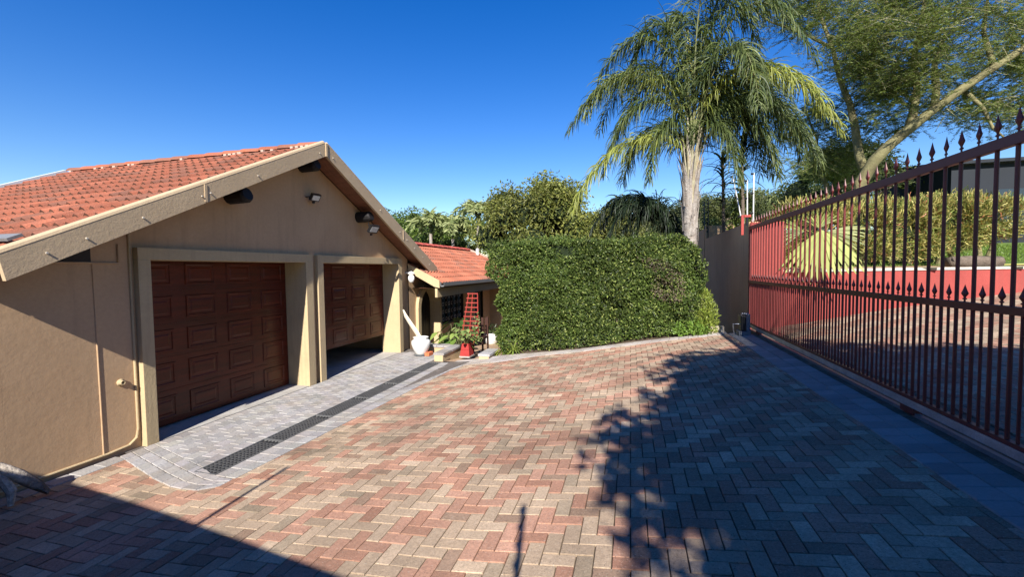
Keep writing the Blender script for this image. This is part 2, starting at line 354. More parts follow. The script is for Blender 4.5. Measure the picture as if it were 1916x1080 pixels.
# grey cobble apron in front of the garage doors, with the channel left open for the drain grates
DX0, DX1, DY0, DY1 = -4.08, -3.81, 3.08, 8.12       # drain channel
def apron_edge(y): return float(np.interp(y, [3.05, 7.5, 7.8], [-3.56, -3.30, -3.2]))
ap = thing('apron_paving', 'grey cobble apron between the garage doors and the brick drive', 'paving', (-4.5, 5.5, 0), kind='structure')
b = MB()
b.add([(-5.62, 3.3, 0.002), (DX0, 3.08, 0.002), (DX0, 9.4, 0.002), (-5.62, 9.4, 0.002)], [(0, 1, 2, 3)])
b.add([(DX1, 3.0, 0.003), (-3.62, 3.0, 0.003), (-3.34, 7.5, 0.031), (-3.2, 8.2, 0.045), (DX1, 8.2, 0.003)], [(0, 1, 2, 3, 4)])
b.add([(-5.2, 3.17, 0.0025), (-4.3, 2.90, 0.0025), (-3.95, 2.82, 0.0025), (-3.72, 2.84, 0.0025), (-3.6, 3.0, 0.0025), (-3.6, DY0, .0025), (DX0, DY0, 0.0025), (-5.2, 3.5, .0025)], [tuple(range(8))])
b.add([(DX0, DY1, 0.0025), (DX1, DY1, 0.0025), (DX1, 8.6, 0.0025), (DX0, 8.6, 0.0025)], [(0, 1, 2, 3)])
b.build('bedding', 'cobble_joint', ap)
def cob_col():
    c = np.array((0.30, 0.29, 0.28))*random.uniform(0.82, 1.14)
    return c*np.array((1.0, random.uniform(.97, 1.0), random.uniform(.94, 1.02)))
cobm = {}
def cobble(x0, x1, y0, y1, zf, parent, name='cobble', colf=cob_col, rotz=0.0, m='cobble', h=0.03, lift=0.008, joint=0.007):
    lx, ly = round((x1-x0)-joint, 3), round((y1-y0)-joint, 3); key = (lx, ly, m)
    if key not in cobm:
        v, f = brick_mesh(lx, ly, h, 0.006); me = bpy.data.meshes.new(name); me.from_pydata(v, [], f); me.materials.append(MATS[m]); cobm[key] = me
    x, y = (x0+x1)/2, (y0+y1)/2
    sl = -math.atan(float(prof(x+.05)-prof(x-.05))*10)
    return inst(name, cobm[key], (x, y, zf(x)+lift+random.uniform(-.0015, .0015)), (random.uniform(-.01, .01), sl+random.uniform(-.01, .01), rotz+random.uniform(-.012, .012)), parent, colf())
def quad_paver(q, zoff, parent, name='cobble', col=None, shrink=.007):
    q = np.array(q, float); c = q.mean(0); vv = []
    def ins(d):
        out_ = []
        for p in q:
            v_ = p-c; out_.append(c+v_*(1-d/np.maximum(np.abs(v_), .02)).clip(.5, 1))
        return out_
    for (qq, dz) in ((ins(shrink*.5), -.02), (ins(shrink*.5), .001), (ins(shrink*.5+.005), .006)): vv += [(p[0], p[1], float(prof(p[0]))+zoff+dz) for p in qq]
    o = mk(name, vv, [(8, 9, 10, 11)]+[(r+a, r+(a+1) % 4, r+4+(a+1) % 4, r+4+a) for r in (0, 4) for a in range(4)], 'cobble', parent, origin=(c[0], c[1], float(prof(c[0]))))
    o.color = (*(cob_col() if col is None else col), 1); return o
def e3(x): return float(np.interp(x, [-5.2, -4.02, -3.79, -3.5], [3.50, 3.16, 3.072, 3.06]))
for j in range(3):
    xs_ = np.linspace(-5.2, -3.57, 12)+np.r_[0, np.full(10, (j % 2)*.06), 0]
    for k in range(11):
        x0, x1 = xs_[k], xs_[k+1]; f0 = lambda x, t: e0(x)*(1-t)+e3(x)*t
        quad_paver([(x0, f0(x0, j/3)), (x1, f0(x1, j/3)), (x1, f0(x1, (j+1)/3)), (x0, f0(x0, (j+1)/3))], .003, ap)
NR = 8; wd = (DX0+5.2)/NR
for row in range(NR):
    x = -5.2+row*wd; y = 3.05+(0.083 if row % 2 else 0.0)
    while y < 8.98:
        a0, a1 = max(y, e3(x)), max(y, e3(x+wd)); y += 0.165
        if y-min(a0, a1) < .03: continue
        quad_paver([(x, min(a0, y-.004)), (x+wd, min(a1, y-.004)), (x+wd, y), (x, y)], .003+random.uniform(-.001, .001), ap)
for k in range(30):
    y = 3.075+k*0.168
    for j in range(2):
        b0, b1 = apron_edge(y), apron_edge(y+.168); w0, w1 = (b0-DX1)/2, (b1-DX1)/2
        quad_paver([(DX1+j*w0, y), (DX1+(j+1)*w0, y), (DX1+(j+1)*w1, y+.168), (DX1+j*w1, y+.168)], .004, ap)
# a row of pale pavers along the foot of the house wall
for k in range(7):
    for j in range(1): cobble(-5.24, -5.06, 1.75+k*0.2, 1.95+k*0.2, lambda q: 0.0, ap, lift=0.009)
# wedge of cobbles at the far end of the apron and the edging row along the hedge
eg = thing('edging', 'row of grey edging pavers between the brick drive and the hedge', 'edging', (-0.5, 9.0, 0.3), kind='structure')
inner = np.array([(-3.55, 7.55), (-3.07, 7.95), (-2.46, 8.15), (-1.85, 8.62), (-0.5, 9.05), (0.8, 9.38), (1.93, 9.6)])
outer = np.array([(-3.55, 8.42), (-3.1, 8.5), (-2.75, 8.78), (-1.98, 8.97), (-0.55, 9.38), (0.78, 9.70), (1.95, 9.9)])
def resample(P, n):
    s = np.r_[0, np.cumsum(np.linalg.norm(np.diff(P, axis=0), axis=1))]; t = np.linspace(0, s[-1], n); return np.stack([np.interp(t, s, P[:, 0]), np.interp(t, s, P[:, 1])], 1)
NI = 31; I, O = resample(inner, NI), resample(outer, NI)
b = MB()
for k in range(NI-1):
    q = [I[k], I[k+1], O[k+1], O[k]]; b.add([(p[0], p[1], float(prof(p[0]))+0.003) for p in q], [(0, 1, 2, 3)])
b.build('bedding', 'cobble_joint', eg)
for k in range(NI-1):
    wdt = np.linalg.norm(O[k]-I[k]); nr = max(1, int(round(wdt/0.2)))
    for j in range(nr):
        lo = lambda A, B, t: A*(1-t)+B*t
        q = np.array([lo(I[k], O[k], j/nr), lo(I[k+1], O[k+1], j/nr), lo(I[k+1], O[k+1], (j+1)/nr), lo(I[k], O[k], (j+1)/nr)]); c = q.mean(0)
        q1 = c+(q-c)*0.965; q2 = c+(q-c)*0.92; vv = []
        for (qq, dz) in ((q1, -0.02), (q1, 0.005), (q2, 0.010)): vv += [(p[0], p[1], float(prof(p[0]))+dz) for p in qq]
        o = mk('paver', vv, [(8, 9, 10, 11)]+[(r+a, r+(a+1) % 4, r+4+(a+1) % 4, r+4+a) for r in (0, 4) for a in range(4)], 'cobble', eg, origin=(c[0], c[1], float(prof(c[0]))))
        o.color = (*(cob_col()*np.array((1.25, 1.18, 1.1))), 1)
# tile border beside the gate track
gb = thing('gate_border', 'two rows of slate grey tiles along the gate track', 'paving', (2.1, 5, 0.55), kind='structure')
def tile_col(): return np.array((0.235, 0.225, 0.21))*random.uniform(.85, 1.15)
for k in range(47):
    for j in range(2):
        cobble(1.94+j*0.185, 1.94+(j+1)*0.185, 1.9+k*0.165, 1.9+(k+1)*0.165, lambda q: float(prof(q)), gb, name='tile', colf=tile_col, m='border_tile', lift=0.010, joint=0.003)
mk('track_bed', [(2.30, -1.5, float(prof(2.30))+0.004), (2.76, -1.5, float(prof(2.76))+0.004), (2.76, 10.1, float(prof(2.76))+0.004), (2.30, 10.1, float(prof(2.30))+0.004)], [(0, 1, 2, 3)], 'dirt', None, kind='structure',
   label='strip of dirty ground along the sliding gate track', cat='ground')
# hedge bed, entrance path and lawn
bedv = []
for k in range(len(outer)): bedv += [(outer[k][0], outer[k][1]-0.03, float(prof(outer[k][0]))-0.004), (outer[k][0], outer[k][1]+2.5, float(prof(outer[k][0]))+0.0)]
mk('hedge_bed', bedv[4:], [(2*k, 2*k+2, 2*k+3, 2*k+1) for k in range(len(outer)-3)], 'soil', None, kind='structure', label='strip of bare soil under the clipped hedge', cat='soil')
def pz(Y): return -0.03-0.115*max(0.0, Y-8.5)
mk('path', [(-6.5, 8.9, pz(8.9)), (-2.6, 8.9, pz(8.9)), (-2.6, 14, pz(14)), (-6.5, 14, pz(14)), (-6.5, 22, pz(20)), (-2.6, 22, pz(20)), (-3.85, 8.3, 0.0), (-2.9, 8.3, 0.0)],
   [(0, 1, 2, 3), (3, 2, 5, 4), (6, 7, 1, 0)], 'path_brick', None, kind='structure', label='sandy brick path leading down to the arched entrance', cat='path')
def lawnz(X, Y): return 1.86+np.maximum(0, (Y-13.0))*0.09+0.02*np.sin(X*1.7)*np.sin(Y*1.3)
# ================================================================== SLIDING GATE
GX = 2.40; GZB = 0.75; GY0, GY1 = 1.6, 9.96; GTOP = CAMZ+0.84; GMT, GMB = CAMZ-0.28, CAMZ-0.335
gate = thing('sliding_gate', 'dark red steel sliding gate of spear topped bars on a track', 'gate', (GX, (GY0+GY1)/2, 0.6))
gbm = lambda: MB()
gbm().box((GX-.022, GY0, GTOP-.075), (GX+.022, GY1, GTOP), .004).build('top_rail', 'gate_red', gate)
gbm().box((GX-.024, GY0, GMB), (GX+.024, GY1, GMT), .004).build('middle_rail', 'gate_red', gate)
gbm().box((GX-.022, GY0, GZB-.012), (GX+.022, GY1, GZB+.018), .003).build('bottom_rail', 'gate_red', gate)
gbm().box((GX-.03, GY0, GZB-.075), (GX+.03, GY1, GZB-.0125), .004).build('channel', 'galv', gate)
gbm().box((GX-.024, GY1-.05, GZB+.018), (GX+.024, GY1, GTOP-.075), .004).build('end_post', 'gate_red', gate)
def spear(h, wdt):
    pr = [(0.30, 0), (0.30, .12), (.62, .14), (.62, .20), (.30, .23), (.42, .30), (.95, .44), (1.0, .50), (.62, .66), (.30, .84), (.02, 1.0)]
    v = []; f = []; n = 6
    for r, z in pr:
        for k in range(n): v.append((r*wdt*.5*math.cos(2*math.pi*k/n)*.55, r*wdt*.5*math.sin(2*math.pi*k/n), z*h))
    for i in range(len(pr)-1):
        for k in range(n): f.append((i*n+k, i*n+(k+1) % n, (i+1)*n+(k+1) % n, (i+1)*n+k))
    return v, f
def small_mesh(name, v, f, m, smooth=False):
    me = bpy.data.meshes.new(name); me.from_pydata(v, [], f); me.materials.append(MATS[m])
    if smooth: me.polygons.foreach_set('use_smooth', [True]*len(me.polygons))
    return me
sp1 = small_mesh('finial', *spear(.17, .054), 'gate_red'); sp2 = small_mesh('finial', *spear(.13, .054), 'gate_red')
t = MB().tube([(0, 0, GZB+.018), (0, 0, GTOP-.075)], .0128, 8, False); bar1 = small_mesh('bar', t.v, t.f, 'gate_red', True)
t = MB().tube([(0, 0, GZB+.018), (0, 0, GMB)], .0098, 8, False); bar2 = small_mesh('bar', t.v, t.f, 'gate_red', True)
t = MB().tube([(0, 0, 0), (0, 0, .03)], .010, 8, False); stub = small_mesh('bar_stub', t.v, t.f, 'gate_red', True)
y = 3.55-12*0.165; k = 0
while y < GY1-0.06:
    br_ = inst('bar', bar1, (GX, y, 0), (0, 0, 0), gate); inst('finial', sp1, (GX, y, GTOP), (0, random.uniform(-.02, .02), random.uniform(-.12, .12)), br_)
    if y+.0825 < GY1-.06:
        br_ = inst('bar', bar2, (GX, y+.0825, 0), (0, 0, 0), gate); inst('finial', sp2, (GX, y+.0825, GMT), (0, 0, random.uniform(-.15, .15)), br_)
    y += 0.165
for yy in (9.2, 4.55, 2.2):
    w1 = MB().box((GX-.035, yy-.09, GZB-.13), (GX+.035, yy+.09, GZB-.0755)).build('wheel_bracket', 'gate_red', gate)
    t = MB().tube([(GX-.02, yy, GZB-.135), (GX+.02, yy, GZB-.135)], .06, 14); t.build('wheel', 'grey_plastic', gate)
trk = MB().box((GX-.02, -1.4, float(prof(GX))+.004), (GX+.02, 9.98, float(prof(GX))+.036)); trk.build('gate_track', 'grey_plastic', None, label='low steel rail on the ground under the sliding gate', cat='rail')
# motor of the gate
mo = thing('gate_motor', 'grey and black box motor at the end of the sliding gate', 'motor', (2.16, 9.38, 0.58))
mz = float(prof(2.16))
MB().box((2.06, 9.24, mz+.0), (2.27, 9.52, mz+.09), .012).build('base_plate', 'grey_plastic', mo)
MB().box((2.09, 9.27, mz+.0905), (2.19, 9.5, mz+.40), .02).build('cover', 'black_plastic', mo)
MB().box((2.191, 9.26, mz+.0905), (2.26, 9.51, mz+.43), .015).build('housing', 'grey_plastic', mo)
MB().tube([(2.10, 9.262, mz+.405), (2.10, 9.262, mz+.44), (2.22, 9.262, mz+.44), (2.22, 9.262, mz+.40)], .008, 6).build('handle', 'galv', mo)
MB().tube([(2.0, 9.40, mz+.03), (1.97, 9.36, mz+.22), (2.09, 9.36, mz+.22)], .012, 6).build('lock_bracket', 'galv', mo)
# red guide bracket holding the gate top
gu = thing('gate_guide', 'bright red square tube guide bracket at the gate top corner', 'bracket', (2.27, 10.06, 2.58))
MB().box((2.25, 10.02, 2.60), (2.30, 10.08, 3.02), .004).build('upright', 'trellis_red', gu)
MB().box((2.3005, 10.0, 2.97), (2.43, 10.05, 3.02), .004).build('arm', 'trellis_red', gu)
MB().tube([(2.36, 10.03, 2.80), (2.36, 10.03, 2.97)], .025, 8).build('roller', 'black_plastic', gu)

# ================================================================== WALLS ON THE RIGHT
bw = thing('boundary_wall', 'tan plastered boundary wall in shade between hedge and gate', 'wall', (2.52, 13, 0.3))
MB().box((2.42, 10.12, -0.3), (2.60, 15.5, CAMZ+0.95)).build('wall', 'plaster', bw)
MB().box((2.42, 15.501, -0.3), (4.3, 15.7, CAMZ+1.38)).build('return_wall', 'plaster', bw)
MB().box((2.40, 15.701, -0.3), (2.62, 24, CAMZ+1.30)).build('rear_wall', 'plaster', bw)
rw = thing('red_wall', 'bright red retaining wall with pale coping outside the gate', 'wall', (5, 11.2, 0.6))
base = np.array([(3.06, 10.16), (3.6, 10.42), (4.3, 10.85), (5.1, 11.35), (6.3, 11.95), (7.6, 12.5), (9.0, 13.0), (12.0, 13.8), (18, 14.6)])
b = MB(); cp = MB(); nb = len(base)
for k in range(nb-1):
    (x0, y0), (x1, y1) = base[k], base[k+1]; zt = 1.80
    for dy, dd in ((0, 0.22),):
        b.add([(x0, y0, -.2), (x1, y1, -.2), (x1, y1, zt), (x0, y0, zt), (x0, y0+dd, -.2), (x1, y1+dd, -.2), (x1, y1+dd, zt), (x0, y0+dd, zt)], [(0, 1, 2, 3), (5, 4, 7, 6), (3, 2, 6, 7)])
    z2 = zt+.002; z3 = zt+.065; a0, a1 = y0-.025, y1-.025; c0, c1 = y0+.25, y1+.25
    cp.add([(x0, a0, z2), (x1, a1, z2), (x1, a1, z3), (x0, a0, z3), (x0, c0, z2), (x1, c1, z2), (x1, c1, z3), (x0, c0, z3)], [(0, 1, 2, 3), (3, 2, 6, 7), (0, 4, 5, 1)])
b.add([(3.06, 10.16, -.2), (3.06, 10.38, -.2), (3.06, 10.38, 1.8), (3.06, 10.16, 1.8)], [(0, 3, 2, 1)])
b.build('wall', 'wall_red', rw); cp.build('coping', 'coping', rw)
MB().box((2.435, 10.06, -.2), (2.6005, 10.1185, CAMZ+.93)).build('pier_facing', 'wall_red', rw)
MB().box((2.601, 10.06, -.2), (3.058, 10.36, CAMZ+.93)).build('tall_pier', 'wall_red', rw, label='tall red end of the wall behind the gate')
# lawn behind it
xs = list(np.linspace(2.62, 30, 40)); ys = list(np.linspace(10.3, 60, 60))
def lmask(x, y): return y > np.interp(x, base[:, 0], base[:, 1])+0.30 and (x > 3.1)
lw = sheet('lawn', xs, ys, lawnz, 'lawn_soil', 'sunny green lawn rising beyond the red wall', 'lawn', mask=lmask)
lit = []
for k in range(nb): lit += [(base[k][0], base[k][1]+.2, 1.855), (base[k][0], base[k][1]+1.0, 1.90)]
mk('leaf_litter', lit, [(2*k, 2*k+2, 2*k+3, 2*k+1) for k in range(nb-1)], 'dry_litter', None, kind='structure', label='strip of dry leaf litter behind the coping of the red wall', cat='ground')

# ================================================================== GARAGE
FX = -5.28; FR = -5.20; BK = -5.62
APY, APZ, RS = 6.14, 4.08, 0.503
def rz(y, top=APZ): return top-RS*abs(y-APY)
ga = thing('garage', 'tan plastered garage with red tiled gable roof and two doors', 'building', (-8, 6, 0))
OP = [(3.56, 5.95), (6.37, 8.90)]; OZ = 2.09
def poly_wall(y0, y1, z0, ztop):
    """front wall piece; ztop None = up to the gable"""
    P = [(FX, y0, z0), (FX, y1, z0)]
    if ztop is None:
        P.append((FX, y1, rz(y1)-.2))
        if y0 < APY < y1: P.append((FX, APY, APZ-.2))
        P.append((FX, y0, rz(y0)-.2))
    else: P += [(FX, y1, ztop), (FX, y0, ztop)]
    return P
b = MB()
for P in (poly_wall(2.36, 3.5, -.3, None), poly_wall(3.5, 6.0, 2.15, None), poly_wall(6.0, 6.3, -.3, None), poly_wall(6.3, 8.95, 2.15, None), poly_wall(8.95, 9.45, -.3, None)):
    b.add(P, [tuple(range(len(P)))])
b.prism([(-11.1, 2.36, -.3), (FX-.001, 2.36, -.3), (FX-.001, 2.36, 2.0), (-11.1, 2.36, 2.0)], (0, .15, 0))
b.prism([(-11.1, 9.45, -.3), (FX-.001, 9.45, -.3), (FX-.001, 9.45, 2.2), (-11.1, 9.45, 2.2)], (0, -.15, 0))
b.add([(-11.1, 2.36, -.3), (-11.1, 9.45, -.3), (-11.1, 9.45, 2.2), (-11.1, APY, 3.85), (-11.1, 2.36, 2.0)], [(4, 3, 2, 1, 0)])
b.build('wall', 'plaster', ga)
MB().box((FX-.2, 0.2, -.3), (FX, 2.3595, 2.0)).build('side_wall', 'plaster', ga)
MB().box((-11.0, 2.4, -.05), (-5.63, 9.4, -.002)).build('floor', 'concrete', ga)
for k, (y0, y1) in enumerate(OP):
    fr = MB(); lo, hi = (3.43, 6.11) if k == 0 else (6.23, 9.05); top = 2.225
    fr.box((BK-.05, lo, -.05), (FR, y0, OZ), .006).box((BK-.05, y1, -.05), (FR, hi, OZ), .006)
    fr.box((BK-.05, lo, OZ+.0005), (FR, hi, top), .006)
    f = fr.build('door_frame', 'trim_paint', ga)
    MB().box((BK-.04, y0+.001, -.04), (FR-.01, y1-.001, .012)).build('threshold', 'concrete', ga)
    zb = 0.03 if k == 0 else 0.43; H = 2.10; W = y1-y0
    d = MB().box((BK-.045, y0+.01, zb), (BK, y1-.01, zb+H)).build('garage_door', 'door_wood', ga)
    for r in range(5):
        MB().box((BK+.0005, y0+.015, zb+r*H/5+.001), (BK+.006, y1-.015, zb+r*H/5+.011)).build('section_joint', 'door_wood', d)
        for c in range(4):
            py0 = y0+.01+(c+.14)*(W-.02)/4; py1 = y0+.01+(c+.86)*(W-.02)/4; pz0 = zb+(r+.17)*H/5; pz1 = zb+(r+.86)*H/5
            m_ = MB(); rings = [(0, 0.0005), (.008, .012), (.026, .012), (.036, .003), (.060, .003), (.078, .009)]
            vv = []; ff = []
            for ins, dx in rings: vv += [(BK+dx, py0+ins, pz0+ins), (BK+dx, py1-ins, pz0+ins), (BK+dx, py1-ins, pz1-ins), (BK+dx, py0+ins, pz1-ins)]
            for q in range(len(rings)-1):
                for s in range(4): ff.append((q*4+s, q*4+(s+1) % 4, q*4+4+(s+1) % 4, q*4+4+s))
            ff.append(tuple(range(len(vv)-4, len(vv)))); m_.add(vv, ff); m_.build('panel', 'door_wood', d)
# roof
RX0, RX1 = -11.2, -4.93; EY0, EY1 = 2.12, 10.32
ro = MB()
for s, ey in ((-1, EY0), (1, EY1)):
    ze = rz(ey)-.06; zr = APZ-.06; th = .10
    x1 = RX1-.001 if s < 0 else RX1-.001
    ro.add([(RX0, APY, zr), (x1, APY, zr), (x1, ey, ze), (RX0, ey, ze), (RX0, APY, zr-th), (x1, APY, zr-th), (x1, ey, ze-th), (RX0, ey, ze-th)],
           [(0, 1, 2, 3), (7, 6, 5, 4), (2, 6, 7, 3), (1, 5, 6, 2), (0, 3, 7, 4)])
roof = ro.build('roof', 'under_roof', ga)
sf = MB()
for s, ey in ((-1, EY0), (1, EY1)):
    n = 12
    for q in range(4):
        x0 = FX+.0+q*(RX1-FX)/4; x1 = FX+(q+1)*(RX1-FX)/4-.004; d = APZ-.165
        sf.add([(x0, APY, d), (x1, APY, d), (x1, ey, rz(ey, d)), (x0, ey, rz(ey, d)), (x0, APY, d-.012), (x1, APY, d-.012), (x1, ey, rz(ey, d)-.012), (x0, ey, rz(ey, d)-.012)], [(0, 1, 2, 3), (7, 6, 5, 4), (1, 5, 6, 2), (0, 3, 7, 4)])
sf.build('soffit', 'soffit_wood', ga)
def tile_me(w_=.33, l_=.335, amp=.034, n=12, th=.040):
    v = []; f = []
    for j, yy in ((0, 0), (1, l_)):
        for i in range(n+1):
            u = i/n; z = amp*(max(0, math.sin(2*math.pi*2*u-0.6))**0.8*1.2 if math.sin(2*math.pi*2*u-.6) > 0 else -0.25*abs(math.sin(2*math.pi*2*u-.6)))
            v.append((u*w_-w_/2, yy, z))
    for i in range(n+1): v.append((v[i][0], 0.004, v[i][2]-th))
    for i in range(n): f.append((i, i+1, n+2+i, n+1+i)); f.append((2*n+2+i, 2*n+3+i, i+1, i))
    return v, f
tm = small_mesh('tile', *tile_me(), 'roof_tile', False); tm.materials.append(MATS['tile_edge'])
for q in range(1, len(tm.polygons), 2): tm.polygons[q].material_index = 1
PA = math.atan(RS); GAUGE = .275*math.cos(PA)
def tcol():
    r = random.random(); c = np.array((0.31, 0.102, 0.057))*random.uniform(.80, 1.15)
    if r < .2: c = c*.5+np.array((.15, .09, .065))*.5
    elif r > .9: c = c*1.15
    return c
ncol = int((RX1-.03-RX0-.05)/.33)
yy = EY0; tl = []
while yy < APY-.05:
    for c in range(ncol): tl.append((RX1-.03-(c+.5)*.33, yy))
    yy += GAUGE
tl.sort(key=lambda q: q[0]**2+q[1]**2+(rz(q[1])-CAMZ)**2)
TV, TF = [], []
for i, (x, yy) in enumerate(tl):
    loc = (x, yy, rz(yy)-.025+random.uniform(-.003, .003)); rot = (PA-math.radians(6.0)+random.uniform(-.006, .006), 0, random.uniform(-.008, .008))
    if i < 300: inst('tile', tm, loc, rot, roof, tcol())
    else:
        M_ = Matrix.Translation(loc) @ Matrix.Rotation(rot[2], 4, 'Z') @ Matrix.Rotation(rot[0], 4, 'X'); n0 = len(TV)
        TV += [tuple(M_ @ q.co) for q in tm.vertices]; TF += [tuple(n0+k for k in p.vertices) for p in tm.polygons]
o = mk('tile_field', TV, TF, 'roof_tile', roof, kind='stuff'); o.color = (.315, .103, .062, 1)
# ridge tiles
def ridge_me(l_=.42, r=.12, n=8):
    v = []; f = []
    for i, x in enumerate((-l_/2, l_/2)):
        for rr in (r-.012*i, r-.018-.012*i):
            for k in range(n+1): a = math.pi*k/n; v.append((x, rr*math.cos(a)*1.15, rr*math.sin(a)*.75))
    for k in range(n):
        f += [(k, k+1, 2*(n+1)+k+1, 2*(n+1)+k), (n+1+k, k, k+1, n+2+k)[::-1], (2*(n+1)+k, 2*(n+1)+k+1, 3*(n+1)+k+1, 3*(n+1)+k)]
    return v, f
rm = small_mesh('ridge_tile', *ridge_me(), 'roof_tile')
mo_ = MB(); x = RX1-.22
while x > RX0+.2:
    inst('ridge_tile', rm, (x, APY, APZ-.055), (0, math.radians(1.2), 0), roof, tcol()*1.05)
    x -= .40
for s in (-1, 1):
    for k in range(60):
        if random.random() < .62: continue
        xx = RX1-.1-k*(RX1-RX0-.2)/60; mo_.box((xx-.03, APY+s*.145-.02, APZ-.10), (xx+.02+random.uniform(0, .03), APY+s*.145+.02, APZ-.065+random.uniform(0, .015)))
mo_.build('ridge_mortar', 'mortar', roof, kind='stuff')
# white flashing over the far verge and a lead strip near the eave
fl = MB(); fl.obox((RX0-.02, (APY+EY0)/2, (rz(APY)+rz(EY0))/2-.01), (.05, 0, 0), (0, (APY-EY0)/2, (APY-EY0)/2*RS), (0, -.012, .026)); fl.build('verge_flashing', 'white_paint', roof)
MB().obox((-5.38, 2.42, rz(2.42)+.055), (.24, .02, .0), (0, .05, .025), (0, -.006, .012)).build('lead_strip', 'gutter_grey', roof)
# barge boards with screws and joint strips
for s, ey in ((-1, 2.21), (1, 10.30)):
    bb = MB(); x0, x1 = -4.93, -4.885; h = .215
    P = [(x0, APY+s*.0005, APZ), (x0, ey, rz(ey)), (x0, ey+(.04 if s < 0 else -.30), rz(ey)-h+(0 if s < 0 else .06)), (x0, APY+s*.0005, APZ-h)]
    if s < 0: P = P[::-1]
    bb.prism(P[::-1], (x1-x0, 0, 0))
    bo = bb.build('barge_board', 'barge_paint', ga)
    MB().tube([(-4.925, APY+s*.03, APZ-.01), (-4.925, ey, rz(ey)+.003)], .042, 10).build('roll_edge', 'barge_paint', bo)
    sc = [2.51, 2.80, 3.29, 3.94, 4.05, 4.75, 5.98] if s < 0 else [6.3, 7.7, 8.45, 8.75, 9.1, 9.5, 9.85]
    for yv in sc:
        MB().tube([(-4.886, yv, rz(yv)-.13), (-4.872, yv, rz(yv)-.13)], .009, 8).build('screw', 'coping', bo)
    for yv in ([3.99] if s < 0 else [8.60]):
        MB().obox((-4.884, yv, rz(yv)-.11), (.006, 0, 0), (0, .016, 0), (0, s*-.0, .105)).build('joint_strip', 'barge_paint', bo)
MB().box((-4.90, APY-.02, APZ-.225), (-4.872, APY+.02, APZ-.01)).build('apex_cover', 'barge_paint', ga)
for yv, zv in ((APY-.12, 3.70), (4.66, 2.98), (7.52, 3.02)):
    MB().tube([(FX+.001, yv, zv), (-5.0, yv, zv), (-4.97, yv, zv+.01)], [.11, .105, .08], 12).build('roof_beam', 'dark_wood', ga)
# pipes, vent and spout on the front wall
pp = MB().tube([(FX+.001, 3.06, 2.06), (FX+.001, 3.07, .05)], .008, 8); pp.build('conduit', 'plaster', ga)
MB().tube([(FX+.009, 3.395, 2.5), (FX+.009, 3.395, .22), (FX+.009, 3.375, .12), (FX+.009, 3.30, .065), (FX+.009, 3.10, .05), (FX+.009, 1.2, .05)], .013, 8).build('pipe', 'trim_paint', ga)
MB().tube([(FX+.012, 2.66, 2.05), (FX+.012, 3.28, 2.05), (FX+.012, 3.29, 2.25)], .010, 6).build('conduit', 'plaster', ga)
MB().box((FX-.05, 2.78, 2.062), (FX+.003, 3.05, 2.25)).build('wall_vent', 'dark_inside', ga)
sp = MB().lathe((0, 0, 0), [(.035, 0), (.04, .012), (.026, .016), (.024, .05), (.016, .05), (.016, .02)], 14)
sv = [(FX+.001+p[2], 3.25+p[0], .77+p[1]) for p in sp.v]; mk('spout', sv, sp.f, 'trim_paint', ga, smooth=True)
# floodlights
def flood(name, label, base_, face, s, bracket):
    r = thing(name, label, 'floodlight', base_)
    c = np.array(face); n = unit(np.array([.75, -.15, -.55])); u = unit(np.cross(n, (0, 0, 1))); v = np.cross(u, n)
    MB().obox(c, u*s, v*s*.75, n*.025).build('housing', 'black_plastic', r)
    MB().obox(c+n*.027, u*s*.78, v*s*.52, n*.003).build('lens', 'lens', r)
    MB().tube(bracket, .012, 6).build('bracket', 'black_plastic', r)
    MB().tube([c-v*s*.95, c-v*s*1.25+n*.02], [.03, .022], 8).build('sensor', 'black_plastic', r)
flood('floodlight', 'small white faced floodlight high on the garage gable', (FX, 6.06, 3.20), (FX+.12, 6.17, 3.20), .085, [(FX+.001, 6.08, 3.20), (FX+.10, 6.15, 3.21)])
flood('floodlight', 'larger black floodlight hanging from the roof beam by the second door', (-5.0, 7.52, 2.9), (-4.96, 7.56, 2.78), .115, [(-5.03, 7.50, 2.905), (-5.03, 7.52, 2.78), (-4.98, 7.55, 2.78)])

# ================================================================== ENTRANCE WING
he = thing('house_wing', 'low tan entrance wing with red tiled roof and arched doorway', 'building', (-6.5, 13, -0.2))
EX, EZ, ES = -4.42, 1.67, 0.5
RGX = -6.66; RGZ = EZ+ES*(EX-RGX)
AY0, AY1, ATOP, ASP = 9.93, 11.06, 1.46, 0.95        # arch opening
def arch(y0, y1, spring, top, z0, n=14):
    yc, r = (y0+y1)/2, (y1-y0)/2
    return [(y0, z0), (y0, spring)]+[(yc-r*math.cos(math.pi*k/n), spring+(top-spring)*math.sin(math.pi*k/n)) for k in range(1, n)]+[(y1, spring), (y1, z0)]
a = arch(AY0, AY1, ASP, ATOP, -.6); X0 = -5.26
b = MB(); n = len(a)
# wall round the arch: strip from opening edge to the surrounding rectangle
def outp(y, z):
    return (9.452 if y < (AY0+AY1)/2 else 11.26, z)
vv = [(X0, p[0], p[1]) for p in a]
b.add([(X0, 9.452, -.6), (X0, AY0, -.6), (X0, AY0, ASP), (X0, 9.452, ASP)], [(0, 1, 2, 3)])
b.add([(X0, AY1, -.6), (X0, 11.26, -.6), (X0, 11.26, ASP), (X0, AY1, ASP)], [(0, 1, 2, 3)])
cc = a[1:-1]; top = [(9.452, ASP)]+[(9.452+(11.26-9.452)*k/(len(cc)-1), 2.02) for k in range(1, len(cc)-1)]+[(11.26, ASP)]
for k in range(len(cc)-1): b.add([(X0, *cc[k]), (X0, *cc[k+1]), (X0, *top[k+1]), (X0, *top[k])], [(0, 1, 2, 3)])
b.add([(X0, 9.452, ASP), (X0, top[1][0], 2.02), (X0, 9.452, 2.02)], [(0, 1, 2)]); b.add([(X0, 11.26, ASP), (X0, 11.26, 2.02), (X0, top[-2][0], 2.02)], [(0, 1, 2)])
